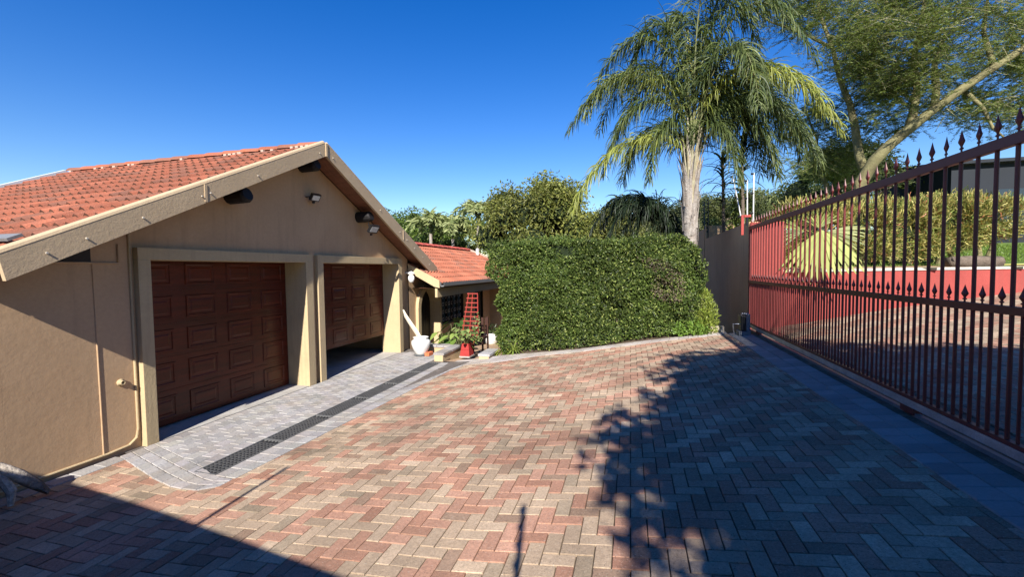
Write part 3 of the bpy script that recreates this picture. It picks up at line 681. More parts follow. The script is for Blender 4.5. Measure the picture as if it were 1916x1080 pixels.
b.prism([(X0-.001, 11.258, -.6), (X0-.001, 11.258, 2.0), (-5.75, 11.258, 2.0), (-5.75, 11.258, -.6)], (0, -.12, 0))
XV = -5.55
# veranda wall with window and door openings
segs = [(11.26, 11.9, -1.2, 1.9), (11.9, 13.7, -1.2, .25), (11.9, 13.7, 1.32, 1.9), (13.7, 14.8, -1.2, 1.9), (14.8, 15.75, 1.2, 1.9), (15.75, 17.4, -1.4, 1.9), (17.4, 18.3, 1.1, 1.9), (18.3, 19.3, -1.6, 1.9)]
for y0, y1, z0, z1 in segs: b.add([(XV, y0, z0), (XV, y1, z0), (XV, y1, z1), (XV, y0, z1)], [(0, 1, 2, 3)])
b.build('wall', 'plaster', he)
sr = MB(); o_ = arch(AY0-.15, AY1+.10, ASP, ATOP+.15, -.6)
for k in range(len(a)-1):
    A0, A1, B0, B1 = a[k], a[k+1], o_[k], o_[k+1]; xf, xb, xr = -5.18, X0+.001, -5.50
    sr.add([(xf, *A0), (xf, *A1), (xf, *B1), (xf, *B0), (xb, *B0), (xb, *B1), (xr, *A0), (xr, *A1)], [(0, 1, 2, 3), (3, 2, 5, 4), (1, 0, 6, 7)])
sr.build('arch_surround', 'trim_paint', he)
MB().box((-5.56, AY0-.05, -.6), (-5.502, AY1+.05, 1.6)).build('front_door', 'dark_wood', he)
for k in range(8): MB().box((-5.5015, AY0+.02+k*.138, -.5), (-5.488, AY0+.145+k*.138, 1.4)).build('door_plank', 'dark_wood', he)
MB().box((-7.5, 11.2, -1.8), (-5.9, 19.2, 1.9)).build('interior', 'dark_inside', he)
# window with glazing bars
wf = MB(); y0, y1, z0, z1 = 11.9, 13.7, .25, 1.32
for (q0, q1, r0, r1) in ((y0, y1, z0, z0+.06), (y0, y1, z1-.06, z1), (y0, y0+.06, z0+.06, z1-.06), (y1-.06, y1, z0+.06, z1-.06)): wf.box((XV-.06, q0, r0), (XV+.015, q1, r1))
wi = wf.build('window', 'dark_wood', he)
for c in range(4):
    yy = y0+.07+c*(y1-y0-.14)/4
    MB().box((XV-.05, yy+.01, z0+.065), (XV-.04, yy+(y1-y0-.14)/4-.01, z1-.065)).build('pane', 'glass', wi)
    if c: MB().box((XV-.055, yy-.012, z0+.061), (XV+.0, yy+.0095, z1-.061)).build('mullion', 'dark_wood', wi)
for c in range(7):
    for r in range(4):
        yc, zc = y0+.18+c*.23, z0+.16+r*.235; rr = .07
        MB().tube([(XV-.012, yc+rr*math.cos(t_)*(1-.06*t_), zc+rr*math.sin(t_)*(1-.06*t_)) for t_ in np.linspace(.4, 6.4, 11)], .006, 4).build('scroll_bar', 'window_bar', wi)
for (q0, q1, zt) in ((14.8, 15.75, 1.2), (17.4, 18.3, 1.1)):
    d = MB().box((XV-.10, q0, -1.4), (XV-.06, q1, zt)).build('door', 'dark_wood', he)
    MB().box((XV-.058, q0+.1, -.3), (XV-.05, q1-.1, zt-.1)).build('pane', 'glass', d)
    MB().box((XV-.02, q0-.08, -1.4), (XV+.02, q0-.001, zt+.08)).build('door_frame', 'trim_paint', he)
MB().box((XV+.001, 16.6, -1.4), (-5.1, 16.95, 1.55)).build('pillar', 'trim_paint', he)
# roof of the wing
def ez(x): return EZ+ES*(EX-x)
rr_ = MB(); YH = 17.04; th = .10
rr_.add([(EX, 9.47, ez(EX)-.05), (EX, YH+2.24, ez(EX)-.05), (RGX, YH, RGZ-.05), (RGX, 10.3, RGZ-.05), (-5.2, 9.47, ez(-5.2)-.05),
         (EX, 9.47, ez(EX)-.05-th), (EX, YH+2.24, ez(EX)-.05-th), (RGX, YH, RGZ-.05-th), (RGX, 10.3, RGZ-.05-th), (-5.2, 9.47, ez(-5.2)-.05-th)],
        [(0, 1, 2, 3, 4), (9, 8, 7, 6, 5), (0, 5, 6, 1), (1, 6, 7, 2), (4, 9, 5, 0)])
rr_.add([(RGX, YH, RGZ-.05), (EX, YH+2.24, ez(EX)-.05), (RGX-2.24, YH+2.24, ez(EX)-.05)], [(0, 1, 2)])
rr_.add([(RGX, 10.3, RGZ-.05), (RGX, YH, RGZ-.05), (RGX-2.24, YH+2.24, ez(EX)-.05), (RGX-2.24, 10.3, ez(EX)-.05)], [(0, 1, 2, 3)])
rf = rr_.build('roof', 'under_roof', he)
PB = math.atan(ES); GA = .275*math.cos(PB); x = EX+.05; k = 0
while x > RGX+.05:
    ys_ = 9.50
    while ys_ < YH+2.24:
        yc = ys_+.165; up = EX-x
        if yc < YH+2.24-up-.05 and (x > -5.15 or yc > 10.45):
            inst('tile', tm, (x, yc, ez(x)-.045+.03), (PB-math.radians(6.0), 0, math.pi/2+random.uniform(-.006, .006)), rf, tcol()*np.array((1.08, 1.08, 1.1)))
        ys_ += .33
    x -= GA; k += 1
y = 10.5
while y < YH: 
    o = inst('ridge_tile', rm, (RGX, y, RGZ-.02), (0, 0, math.pi/2), rf, (0.50, 0.10, 0.075)); y += .40
hp0 = np.array([RGX, YH, RGZ]); hp1 = np.array([EX, YH+2.24, ez(EX)]); d = hp1-hp0
MB().tube([hp0+d*.0+np.array([0, 0, .0]), hp1], .075, 8).build('hip_roll', 'mortar', rf)
# fascia toward the sun, gutter and soffit
P = [(-5.25, 9.42, ez(-5.25)+.02), (EX, 9.42, ez(EX)+.02), (EX, 9.42, ez(EX)-.16), (-4.55, 9.42, ez(EX)-.13), (-5.25, 9.42, ez(-5.25)-.17)]
MB().prism(P, (0, .035, 0)).build('fascia_board', 'trim_paint', he)
gt = MB(); prf = [(0, 0), (.0, -.09), (.02, -.11), (.08, -.11), (.10, -.09), (.10, -.005), (.092, -.005), (.092, -.085), (.01, -.085), (.01, 0)]
gt.prism([(EX+.005+p[0], 9.46, EZ-.02+p[1]) for p in prf], (0, 9.7, 0)); gt.build('gutter', 'gutter_grey', he)
MB().box((-4.56, 9.47, 1.28), (-4.50, 19, 1.50)).build('veranda_beam', 'trim_paint', he)
MB().add([(XV, 9.6, 1.50), (-4.5, 9.6, 1.50), (-4.5, 19, 1.50), (XV, 19, 1.50)], [(0, 3, 2, 1)]).build('soffit', 'soffit_wood', he)
la = thing('wall_lamp', 'white round wall lamp beside the arched entrance', 'lamp', (-5.2, 9.34, 1.62))
MB().lathe((-5.12, 9.34, 1.64), [(.01, 0), (.05, .02), (.075, .08), (.075, .14), (.05, .19), (.02, .2)], 14).build('globe', 'white_paint', la, smooth=True)
MB().lathe((-5.12, 9.34, 1.8405), [(.03, 0), (.085, .02), (.05, .06), (.01, .08)], 14).build('cap', 'white_paint', la)
MB().tube([(FX+.001, 9.34, 1.88), (-5.12, 9.34, 1.90)], .014, 6).build('arm', 'white_paint', la)

# low capped walls that flank the way to the door
def low_wall(label, boxes):
    r = thing('low_wall', label, 'wall', boxes[0][0])
    for lo, hi in boxes:
        MB().box(lo, hi, .004).build('wall', 'trim_paint', r)
        n = max(1, int(round(max(hi[0]-lo[0], hi[1]-lo[1])/.2))); ax = 0 if hi[0]-lo[0] > hi[1]-lo[1] else 1
        for k in range(n):
            l2, h2 = list(lo), list(hi); L = hi[ax]-lo[ax]; l2[ax] = lo[ax]+L*k/n+.003; h2[ax] = lo[ax]+L*(k+1)/n-.003
            l2[1-ax] -= .02; h2[1-ax] += .02; l2[2] = hi[2]+.001; h2[2] = hi[2]+.05
            o = MB().box(l2, h2, .006).build('cap_paver', 'cobble', r); o.color = (*(cob_col()), 1)
low_wall('cream low wall with grey paver cap by the white pot', [((-4.02, 8.24, -.1), (-3.82, 9.12, .13)), ((-4.75, 9.125, -.1), (-3.82, 9.33, .13))])
low_wall('short cream kerb wall with grey cap on the hedge side of the path', [((-3.08, 8.42, -.1), (-2.86, 9.1, .11))])

# drain grates
for k in range(6):
    L = (DY1-DY0)/6; y0 = DY0+k*L+.004; y1 = DY0+(k+1)*L-.004
    r = thing('drain_grate', 'black plastic mesh drain grate in a row across the grey apron', 'grate', ((DX0+DX1)/2, (y0+y1)/2, -.02), group='drain grates in front of the garage')
    f = MB(); zt = .010
    f.box((DX0+.002, y0, -.02), (DX0+.014, y1, zt)).box((DX1-.014, y0, -.02), (DX1-.002, y1, zt)).box((DX0+.0145, y0, -.02), (DX1-.0145, y0+.012, zt)).box((DX0+.0145, y1-.012, -.02), (DX1-.0145, y1, zt))
    f.build('frame', 'grate_frame', r)
    gm = MB()
    for i in range(1, 5):
        xx = DX0+.02+i*(DX1-DX0-.04)/5; gm.box((xx-.005, y0+.0125, -.016), (xx+.005, y1-.0125, .004))
    nb_ = int((y1-y0-.03)/.045)
    for i in range(nb_):
        yy = y0+.02+i*.045; gm.box((DX0+.0146, yy, -.016), (DX1-.0146, yy+.011, .0065))
    gm.build('mesh', 'grate', r)
mk('drain_channel', [(DX0-.01, DY0, -.05), (DX1+.01, DY0, -.05), (DX1+.01, DY1, -.05), (DX0-.01, DY1, -.05)], [(0, 1, 2, 3)], 'dark_inside', None, kind='structure', label='dark drain channel under the grates', cat='drain')
# pots, planter, brick
pt = thing('white_pot', 'large white urn pot on a saucer by the arched doorway', 'pot', (-4.59, 8.75, .008))
MB().lathe((-4.59, 8.75, .008), [(.13, 0), (.165, .012), (.17, .02), (.15, .02)], 24).build('saucer', 'grey_plastic', pt)
MB().lathe((-4.59, 8.75, .028), [(.105, 0), (.13, .03), (.19, .16), (.215, .25), (.21, .31), (.17, .345), (.155, .36), (.165, .385), (.18, .395), (.165, .40), (.14, .385), (.13, .34), (.02, .33)], 28).build('pot', 'pot_white', pt, smooth=True)
cv = [np.array([-4.54, 8.78, .25]), np.array([-4.68, 8.76, .50]), np.array([-4.83, 8.74, .72]), np.array([-4.95, 8.73, .90]), np.array([-5.01, 8.73, 1.04])]
wd = [.05, .052, .05, .042, .02]; b = MB(); vv = []
for p, h in zip(cv, wd):
    nrm_ = np.array([.75, 0, .55]); 
    vv += [p+np.array([h*.8, -.0, h*.55]), p+np.array([0, -.025, 0]), p-np.array([h*.8, 0, h*.55]), p+np.array([0, .03, 0])]
b.add(vv, [(q*4+s, q*4+(s+1) % 4, q*4+4+(s+1) % 4, q*4+4+s) for q in range(4) for s in range(4)]+[(3, 2, 1, 0), (16, 17, 18, 19)])
b.build('palm_spathe', 'pale_wood', None, label='long pale curved wooden blade leaning out of the white pot', cat='wood')
MB().box((-4.46, 8.66, .009), (-4.35, 8.88, .085), .006).build('loose_brick', 'clay_brick', None, label='single orange brick lying beside the white pot', cat='brick')
pl_ = thing('planter_box', 'dark red tapered planter box with lattice trellis by the path', 'planter', (-3.58, 9.0, -.02))
def frustum(c, b0, b1, z0, z1):
    v = [(c[0]-b0[0], c[1]-b0[1], z0), (c[0]+b0[0], c[1]-b0[1], z0), (c[0]+b0[0], c[1]+b0[1], z0), (c[0]-b0[0], c[1]+b0[1], z0), (c[0]-b1[0], c[1]-b1[1], z1), (c[0]+b1[0], c[1]-b1[1], z1), (c[0]+b1[0], c[1]+b1[1], z1), (c[0]-b1[0], c[1]+b1[1], z1)]
    return v, [(3, 2, 1, 0), (4, 5, 6, 7), (0, 1, 5, 4), (1, 2, 6, 5), (2, 3, 7, 6), (3, 0, 4, 7)]
b = MB(); b.add(*frustum((-3.585, 9.02), (.115, .14), (.098, .12), .0, .135)); b.add(*frustum((-3.585, 9.02), (.095, .117), (.078, .10), .139, .27)); b.build('box', 'red_box', pl_)
MB().box((-3.71, 8.86, -.03), (-3.46, 9.18, -.001)).build('foot_slab', 'concrete', pl_)
tr = MB(); ty = 9.13
zb_, zt_ = .27, 1.40
def txl(z): return -3.74+(z-.45)*.19
for q in range(10):
    zq = .45+q*.105; MB().box((txl(zq)-.03, ty-.012, zq-.011), (-3.34, ty-.002, zq+.011)).build('slat', 'trellis_red', pl_)
for f_ in (0, .45, 1.0):
    MB().tube([(-3.62*(1-f_)+-3.49*f_, ty+.006, zb_-.05), (txl(.45)*(1-f_)+-3.35*f_, ty+.006, .45), (txl(1.40)*(1-f_)+-3.35*f_, ty+.006, 1.41)], .012, 4).build('upright', 'trellis_red', pl_)
p2 = thing('white_pot', 'small white round pot with a dark plant against the wing wall', 'pot', (-4.72, 14.2, pz(14.2)))
MB().lathe((-4.72, 14.2, pz(14.2)), [(.16, 0), (.2, .05), (.25, .2), (.25, .34), (.24, .40), (.20, .40), (.19, .33), (.02, .32)], 22).build('pot', 'pot_white', p2, smooth=True)
# dark garden chair behind the planter
ch = thing('garden_chair', 'dark brown wooden chair standing behind the planter trellis', 'chair', (-3.75, 10.2, pz(10.2)))
cz = pz(10.2)
for dx, dy, hh in ((-.2, -.2, .42), (.2, -.2, .42), (-.2, .2, .95), (.2, .2, .95)): MB().box((-3.75+dx-.02, 10.2+dy-.02, cz), (-3.75+dx+.02, 10.2+dy+.02, cz+hh)).build('leg', 'chair_wood', ch)
MB().box((-3.97, 9.98, cz+.421), (-3.53, 10.42, cz+.45)).build('seat', 'chair_wood', ch)
for k in range(4): MB().box((-3.92+k*.1, 10.39, cz+.5), (-3.86+k*.1, 10.405, cz+.93)).build('back_slat', 'chair_wood', ch)
# driftwood by the near corner of the wall
dw = MB(); P = [(-5.15, 1.7, .28), (-5.13, 1.95, .34), (-5.10, 2.12, .345), (-5.06, 2.22, .325), (-5.0, 2.30, .24), (-4.95, 2.38, .12), (-4.90, 2.44, .03)]
dw.tube(P, [.035, .045, .045, .05, .05, .04, .015], 12)
v = np.array(dw.v); v += rng.normal(0, .006, v.shape)
dwt = mk('driftwood', v, dw.f, 'driftwood', None, smooth=True, label='weathered grey driftwood branch bent over against the tan wall', cat='log')
MB().tube([(-5.06, 2.20, .30), (-4.97, 2.24, .13), (-4.95, 2.22, .02)], [.04, .035, .02], 8).build('stub', 'driftwood', dwt)
# stone and post near the hedge end
st = MB().box((1.62, 9.92, .50), (1.93, 10.12, .66), .04); v = np.array(st.v)+rng.normal(0, .006, (len(st.v), 3)); mk('stone_block', v, st.f, 'stone', None, label='pale stone block at the end of the edging beside the gate', cat='stone')

# electric fence posts
def fence_post(label, p0, p1, m, n=6, side=(-1, 0, 0), group='electric fence posts', rad=.018):
    r = thing('fence_post', label, 'post', p0, group=group); p0, p1 = np.array(p0, float), np.array(p1, float)
    MB().tube([p0, p1], .012 if m == 'white_paint' else rad, 8).build('rod', m, r)
    for k in range(n):
        c = p0+(p1-p0)*(.18+.8*k/max(1, n-1)); MB().tube([c, c+np.array(side)*.055], [.02, .026], 6).build('insulator', 'black_plastic', r)
fence_post('black fence post with insulators on the boundary wall behind the hedge', (2.47, 15.40, CAMZ+.95), (2.47, 15.42, 4.17), 'black_plastic', 9)
fence_post('black fence post with insulators on the boundary wall behind the hedge', (2.5, 16.3, CAMZ+1.3), (2.5, 16.35, 4.22), 'black_plastic', 9)
fence_post('tall white fence rod beside the red guide bracket', (2.52, 10.20, CAMZ+.955), (2.52, 10.20, 3.92), 'white_paint', 3)
fence_post('leaning white fence rod on the boundary wall near the gate', (2.50, 11.0, CAMZ+.955), (2.30, 11.1, 4.05), 'white_paint', 3)
fence_post('thin white fence rod between two taller ones on the wall', (2.50, 10.6, CAMZ+.955), (2.49, 10.6, 3.85), 'white_paint', 3)
# dark building and the white post in the back
db = thing('dark_building', 'charcoal grey building behind the yellow hedge', 'building', (17, 26, 2.5))
b = MB().box((13.9, 24, 2.4), (22, 30, 6.35)); b.build('wall', 'dark_building', db)
MB().add([(13.6, 23.7, 6.36), (22.4, 23.7, 6.36), (22.4, 30.4, 7.3), (13.6, 30.4, 7.3), (13.6, 23.7, 6.5), (22.4, 23.7, 6.5), (22.4, 30.4, 7.5), (13.6, 30.4, 7.5)],
         [(3, 2, 1, 0), (4, 5, 6, 7), (0, 1, 5, 4), (1, 2, 6, 5), (3, 0, 4, 7), (2, 3, 7, 6)]).build('roof', 'dark_building', db)
for k in range(3): MB().box((15.5+k*2.2, 23.985, 3.6), (16.6+k*2.2, 23.998, 5.2)).build('window', 'glass', db)
MB().box((-6.26, 16.98, 1.2), (-6.16, 17.06, 2.83)).build('white_post', 'white_paint', None, label='short white vent post standing behind the wing roof', cat='post')
# log on the lawn
lg = MB().tube([(7.45, 12.85, 1.98), (7.9, 12.95, 2.0), (8.5, 12.9, 1.98)], [.13, .15, .12], 10); v = np.array(lg.v)+rng.normal(0, .012, (len(lg.v), 3))
mk('fallen_log', v, lg.f, 'bark', None, smooth=True, label='dark weathered log lying under the yellow hedge', cat='log')

# the garden wall behind the viewpoint, which throws the straight shadow in the corner
def wy(x): return -0.76-0.114*(x+1.34)
wb = thing('garden_wall', 'plastered garden wall closing the drive behind the viewpoint', 'wall', (-1.5, -.8, 0))
b = MB(); x0, x1 = -5.5, 2.2
P = [(x0, wy(x0), -.3), (x1, wy(x1), -.3), (x1, wy(x1)-.2, -.3), (x0, wy(x0)-.2, -.3)]; b.prism(P[::-1], (0, 0, 2.49)); b.build('wall', 'plaster', wb)
fence_post('electric fence post standing on the garden wall behind the viewpoint', (-.02, wy(-.02)-.05, 2.19), (-.02, wy(-.02)-.05, 3.0), 'black_plastic', 6, (0, -1, 0), 'rear fence posts')
fence_post('leaning bare rod standing on the garden wall behind the viewpoint', (-2.59, wy(-2.59)-.05, 2.19), (-2.48, wy(-2.59)-.05, 2.90), 'black_plastic', 0, (0, -1, 0), 'rear fence posts')

# ================================================================== VEGETATION
def vnoise(P, s, seed=0):
    """cheap smooth noise from sines, about -1..1"""
    r = np.random.default_rng(seed); out = np.zeros(len(P))
    for k in range(5):
        d = r.normal(size=3)*s*(1+k*.6); out += np.sin(P @ d+r.random()*6.28)/(1+k*.5)
    return out/2.2
def limb(p0, p1, r0, r1, n=7, wob=.06, sag=0.0):
    p0, p1 = np.array(p0, float), np.array(p1, float); L = np.linalg.norm(p1-p0); t = np.linspace(0, 1, n)[:, None]
    P = p0+(p1-p0)*t+rng.normal(0, wob*L*.25, (n, 3))*np.sin(t*math.pi)+np.array([0, 0, sag*L])*np.sin(t*math.pi)
    return list(P), list(np.linspace(r0, r1, n))

# ---- clipped hedge
hd = thing('hedge', 'tall clipped green leafy hedge along the end of the drive', 'hedge', (-.7, 9.9, .3))
def hfront(x): return np.interp(x, outer[2:, 0], outer[2:, 1])+.06
HT = CAMZ+.64
def hedge_pts(n):
    """points on the front, the top and the two ends"""
    P, N = [], []
    k = int(n*.74); x = rng.uniform(-3.05, 1.42, k); t = rng.random(k)**.9; zb = prof(x)+.06; z = zb+t*(HT+.02*np.sin(x*3)-zb)
    bul = .10*np.sin(x*2.1+z*1.7)+.06*np.sin(x*5.3+z*4.1)+.05*np.sin(z*7-x*3)
    y = hfront(x)+.13-.16*np.sin(t*math.pi)+.10*t+bul*.85-np.where(t < .25, (.25-t)*.35, 0)
    lim = -3.08+.30*np.clip((1.95-z)/.35, 0, 1)+.08*np.sin(z*9); x = np.where(x < lim, lim+rng.random(k)*.1, x)
    P.append(np.stack([x, y, z], 1)); N.append(np.tile([0, -1, .25], (k, 1)))
    k = int(n*.12); x = rng.uniform(-3.1, 1.42, k); y = hfront(x)+rng.uniform(.1, 1.5, k); z = HT+.03*np.sin(x*3)+.03*np.sin(y*5+x*2)+rng.exponential(.022, k)
    P.append(np.stack([x, y, z], 1)); N.append(np.tile([0, -.2, 1], (k, 1)))
    k = int(n*.07); y = rng.uniform(0, 1.5, k); z = rng.uniform(.15, HT, k); x = -3.06+.05*np.sin(z*9+y*3)+.30*np.clip((1.95-z)/.35, 0, 1)
    P.append(np.stack([x, y+9.0, z], 1)); N.append(np.tile([-1, 0, .2], (k, 1)))
    k = n-sum(len(q) for q in P); y = rng.uniform(0, 1.4, k); z = rng.uniform(.6, HT, k); x = 1.45+.10*np.sin(z*4+y*3)-np.where(z < 1.3, .25, 0)
    P.append(np.stack([x, y+9.7, z], 1)); N.append(np.tile([1, 0, .2], (k, 1)))
    return np.concatenate(P), np.concatenate(N)
P, N = hedge_pts(52000)
dep = rng.exponential(.05, len(P)); P = P-N*dep[:, None]*.9+rng.normal(0, .012, P.shape)
lump = vnoise(P, 6.0, 3)*.7+vnoise(P, 14.0, 4)*.6; P += unit(N)*(.05*lump)[:, None]
keep = (lump > -.75) | (rng.random(len(P)) < .22); P, N, dep = P[keep], N[keep], dep[keep]
corner = np.clip((P[:, 0]-.9)/.5, 0, 1)**2*.22+np.clip((-2.7-P[:, 0])/.4, 0, 1)**2*.10; P[:, 2] -= np.where(P[:, 2] > 1.4, corner*(P[:, 2]-1.4)/(HT-1.4), 0); P[:, 2] += np.where(P[:, 2] > HT-.2, .05*vnoise(P*np.array([1, 1, 0]), 3.0, 12), 0)
nl = len(P); nr = unit(unit(N)*.9+rng.normal(0, .65, (nl, 3))); ax = unit(rng.normal(0, 1, (nl, 3))+np.array([0, -.2, -.35]))
c = rcols(nl, (.042, .072, .014), (.115, .16, .034), .4)
dead = (vnoise(P, 2.2, 9)+np.exp(-((P[:, 0]-.72)/.55)**2-((P[:, 2]-1.35)/.5)**2)*1.7 > 1.15) & (rng.random(nl) < .6)
c[dead] = rcols(dead.sum(), (.13, .10, .06), (.20, .17, .11), .3)
c *= (.88+.30*vnoise(P, 1.3, 17)).clip(.5, 1.35)[:, None]
yg = (rng.random(nl) < .11+.08*vnoise(P, 1.8, 18)); c[yg] = rcols(yg.sum(), (.18, .23, .05), (.28, .31, .09), .2)
leaves('foliage', P, ax, nr, rng.uniform(.042, .08, nl), rng.uniform(.025, .042, nl), c, 'leaf_gloss', hd)
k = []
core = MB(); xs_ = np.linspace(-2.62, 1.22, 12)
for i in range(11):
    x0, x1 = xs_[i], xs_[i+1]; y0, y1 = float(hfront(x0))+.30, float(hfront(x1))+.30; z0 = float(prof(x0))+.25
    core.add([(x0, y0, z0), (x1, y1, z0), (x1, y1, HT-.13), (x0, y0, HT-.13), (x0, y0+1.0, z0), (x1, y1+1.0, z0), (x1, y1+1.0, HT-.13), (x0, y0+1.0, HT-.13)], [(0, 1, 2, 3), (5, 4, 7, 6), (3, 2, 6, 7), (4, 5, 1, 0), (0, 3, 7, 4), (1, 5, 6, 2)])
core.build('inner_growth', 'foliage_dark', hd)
for x in np.linspace(-2.6, 1.2, 9):
    pp_, rr2 = limb((x, float(hfront(x))+.25, float(prof(x))-.02), (x+random.uniform(-.1, .1), float(hfront(x))+.3, float(prof(x))+.6), .025, .018, 5)
    MB().tube(pp_, rr2, 6).build('stem', 'bark', hd)

def bush(name, label, cat, c, rad, n, L, W, ca, cb, m='leaf', up=.4, group=None, stem=True, clump=0, dome=True):
    c = np.array(c, float); r = thing(name, label, cat, (c[0], c[1], c[2]), group)
    d = rdir(n); 
    if dome: d[:, 2] = np.abs(d[:, 2])
    rr = rng.random(n)**.35; P = c+np.array([0, 0, 0 if dome else rad[2]])+d*np.array(rad)*rr[:, None]*(1+.18*vnoise(d, 3.5, n % 97))[:, None]
    ax = unit(d*.7+rng.normal(0, .6, (n, 3))+np.array([0, 0, up])); leaves('foliage', P, ax, unit(d+rng.normal(0, .6, (n, 3))), rng.uniform(L*.6, L*1.2, n), rng.uniform(W*.7, W*1.2, n), rcols(n, ca, cb), m, r)
    if stem:
        b = MB()
        for k in range(5):
            q = c+np.array([random.uniform(-.5, .5)*rad[0], random.uniform(-.5, .5)*rad[1], rad[2]*random.uniform(.5, .8)]); a_, b_ = limb(c, q, .014, .006, 5); b.tube(a_, b_, 5)
        b.build('stems', 'bark', r)
    return r
bush('yellow_shrub', 'light yellow green feathery shrub at the gate end of the hedge', 'shrub', (1.50, 9.98, .52), (.30, .26, .98), 2600, .085, .022, (.16, .22, .03), (.30, .34, .07), 'leaf', .7)
bush('low_shrub', 'low bright green leafy plant at the foot of the hedge', 'shrub', (1.25, 9.78, .50), (.36, .14, .28), 700, .075, .045, (.11, .20, .03), (.22, .32, .06), 'leaf', .3)

# ---- strap plants and big leaves round the entrance
def strap(name, label, c, n, L, Wd, ca, cb, droop=1.0, spread=1.0, group=None, m='leaf', lift=1.0, K=7, cat='plant'):
    r = thing(name, label, cat, c, group); a = rng.random(n)*2*math.pi; t = np.linspace(0, 1, K)
    e = rng.uniform(.15, 1.0, n)*spread; Ls = L*rng.uniform(.65, 1.15, n); P = np.zeros((n, K, 3)); p = np.tile(np.array(c, float), (n, 1)); P[:, 0] = p
    d = unit(np.stack([np.cos(a)*e, np.sin(a)*e, np.full(n, lift)], 1))
    for k in range(1, K):
        p = p+d*(Ls/(K-1))[:, None]; P[:, k] = p; d = unit(d+np.array([0, 0, -1])*(droop*.30*e)[:, None])
    side = np.stack([-np.sin(a), np.cos(a), np.zeros(n)], 1)[:, None].repeat(K, 1); wd = Wd*np.sin(np.clip(t*.85+.15, 0, 1)*math.pi)**.7+.002
    strips('blades', P, side, np.tile(wd, (n, 1))*rng.uniform(.7, 1.2, (n, 1)), rcols(n, ca, cb), m, r); return r
strap('lily_clump', 'yellow green strap leaved clump between the path and hedge', (-2.72, 9.05, .06), 70, .42, .022, (.20, .24, .04), (.34, .34, .08), 1.6, 1.2)
strap('lily_clump', 'smaller strap leaved tuft at the hedge foot beside the path', (-2.48, 8.98, .10), 40, .34, .02, (.14, .22, .04), (.26, .30, .07), 1.6, 1.2)
def big_leaf_plant(label, c, n, H, L, W, ca, cb, group=None):
    r = thing('broadleaf_plant', label, 'plant', c, group); c = np.array(c, float); b = MB()
    for k in range(n):
        vs, fs, cs = [], [], []
        a = random.random()*6.28; e = random.uniform(.1, .38); tip = c+np.array([math.cos(a)*e, math.sin(a)*e, H*random.uniform(.45, 1.0)])
        b.tube([c+np.array([math.cos(a)*.03, math.sin(a)*.03, 0]), (c*.5+tip*.5)+np.array([0, 0, .05]), tip], [.008, .007, .005], 4)
        o = unit(np.array([math.cos(a), math.sin(a)-.3, -.55])); s = unit(np.cross(o, (0, 0, 1))); nn = np.cross(s, o); l = L*random.uniform(.7, 1.15); w_ = W*random.uniform(.7, 1.1); n0 = len(vs)
        prf_ = [(0, .15), (.12, .75), (.3, 1.0), (.55, .85), (.8, .45), (1.0, .02)]
        for u, ww in prf_:
            ctr = tip+o*l*u+np.array([0, 0, -.10*l*u*u])
            vs += [ctr-s*w_*.5*ww+nn*w_*.12*ww, ctr, ctr+s*w_*.5*ww+nn*w_*.12*ww]
        for q in range(len(prf_)-1):
            for z in (0, 1): fs.append((n0+q*3+z, n0+q*3+z+1, n0+q*3+z+4, n0+q*3+z+3))
        cc_ = rcols(1, ca, cb)[0]; mk('leaf_blade', vs, np.array(fs), 'leaf', r, smooth=True, cols=np.array([cc_]*len(vs)))
    b.build('stalks', 'petiole', r, kind='stuff'); return r
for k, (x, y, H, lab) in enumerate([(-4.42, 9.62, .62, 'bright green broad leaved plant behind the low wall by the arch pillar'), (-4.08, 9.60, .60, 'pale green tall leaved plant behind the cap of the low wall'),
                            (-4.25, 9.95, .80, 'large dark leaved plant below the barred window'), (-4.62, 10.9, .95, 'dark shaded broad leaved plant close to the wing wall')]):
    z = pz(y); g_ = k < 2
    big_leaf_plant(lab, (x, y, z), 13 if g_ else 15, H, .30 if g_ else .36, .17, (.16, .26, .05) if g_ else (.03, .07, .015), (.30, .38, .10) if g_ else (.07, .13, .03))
big_leaf_plant('leafy climber growing up the red trellis from the planter', (-3.58, 9.02, .24), 26, .42, .13, .09, (.10, .17, .04), (.24, .30, .10))
bush('potted_plant', 'dark leafy plant growing in the small white pot', 'plant', (-4.72, 14.2, pz(14.2)+.36), (.2, .2, .3), 90, .14, .05, (.03, .05, .02), (.08, .10, .04), 'leaf', .4, stem=False)
bush('trellis_vine', 'vine leaves climbing over the side of the red trellis', 'vine', (-3.36, 9.10, .28), (.09, .10, .68), 90, .075, .05, (.14, .20, .06), (.30, .34, .14), 'leaf', .2, stem=False)

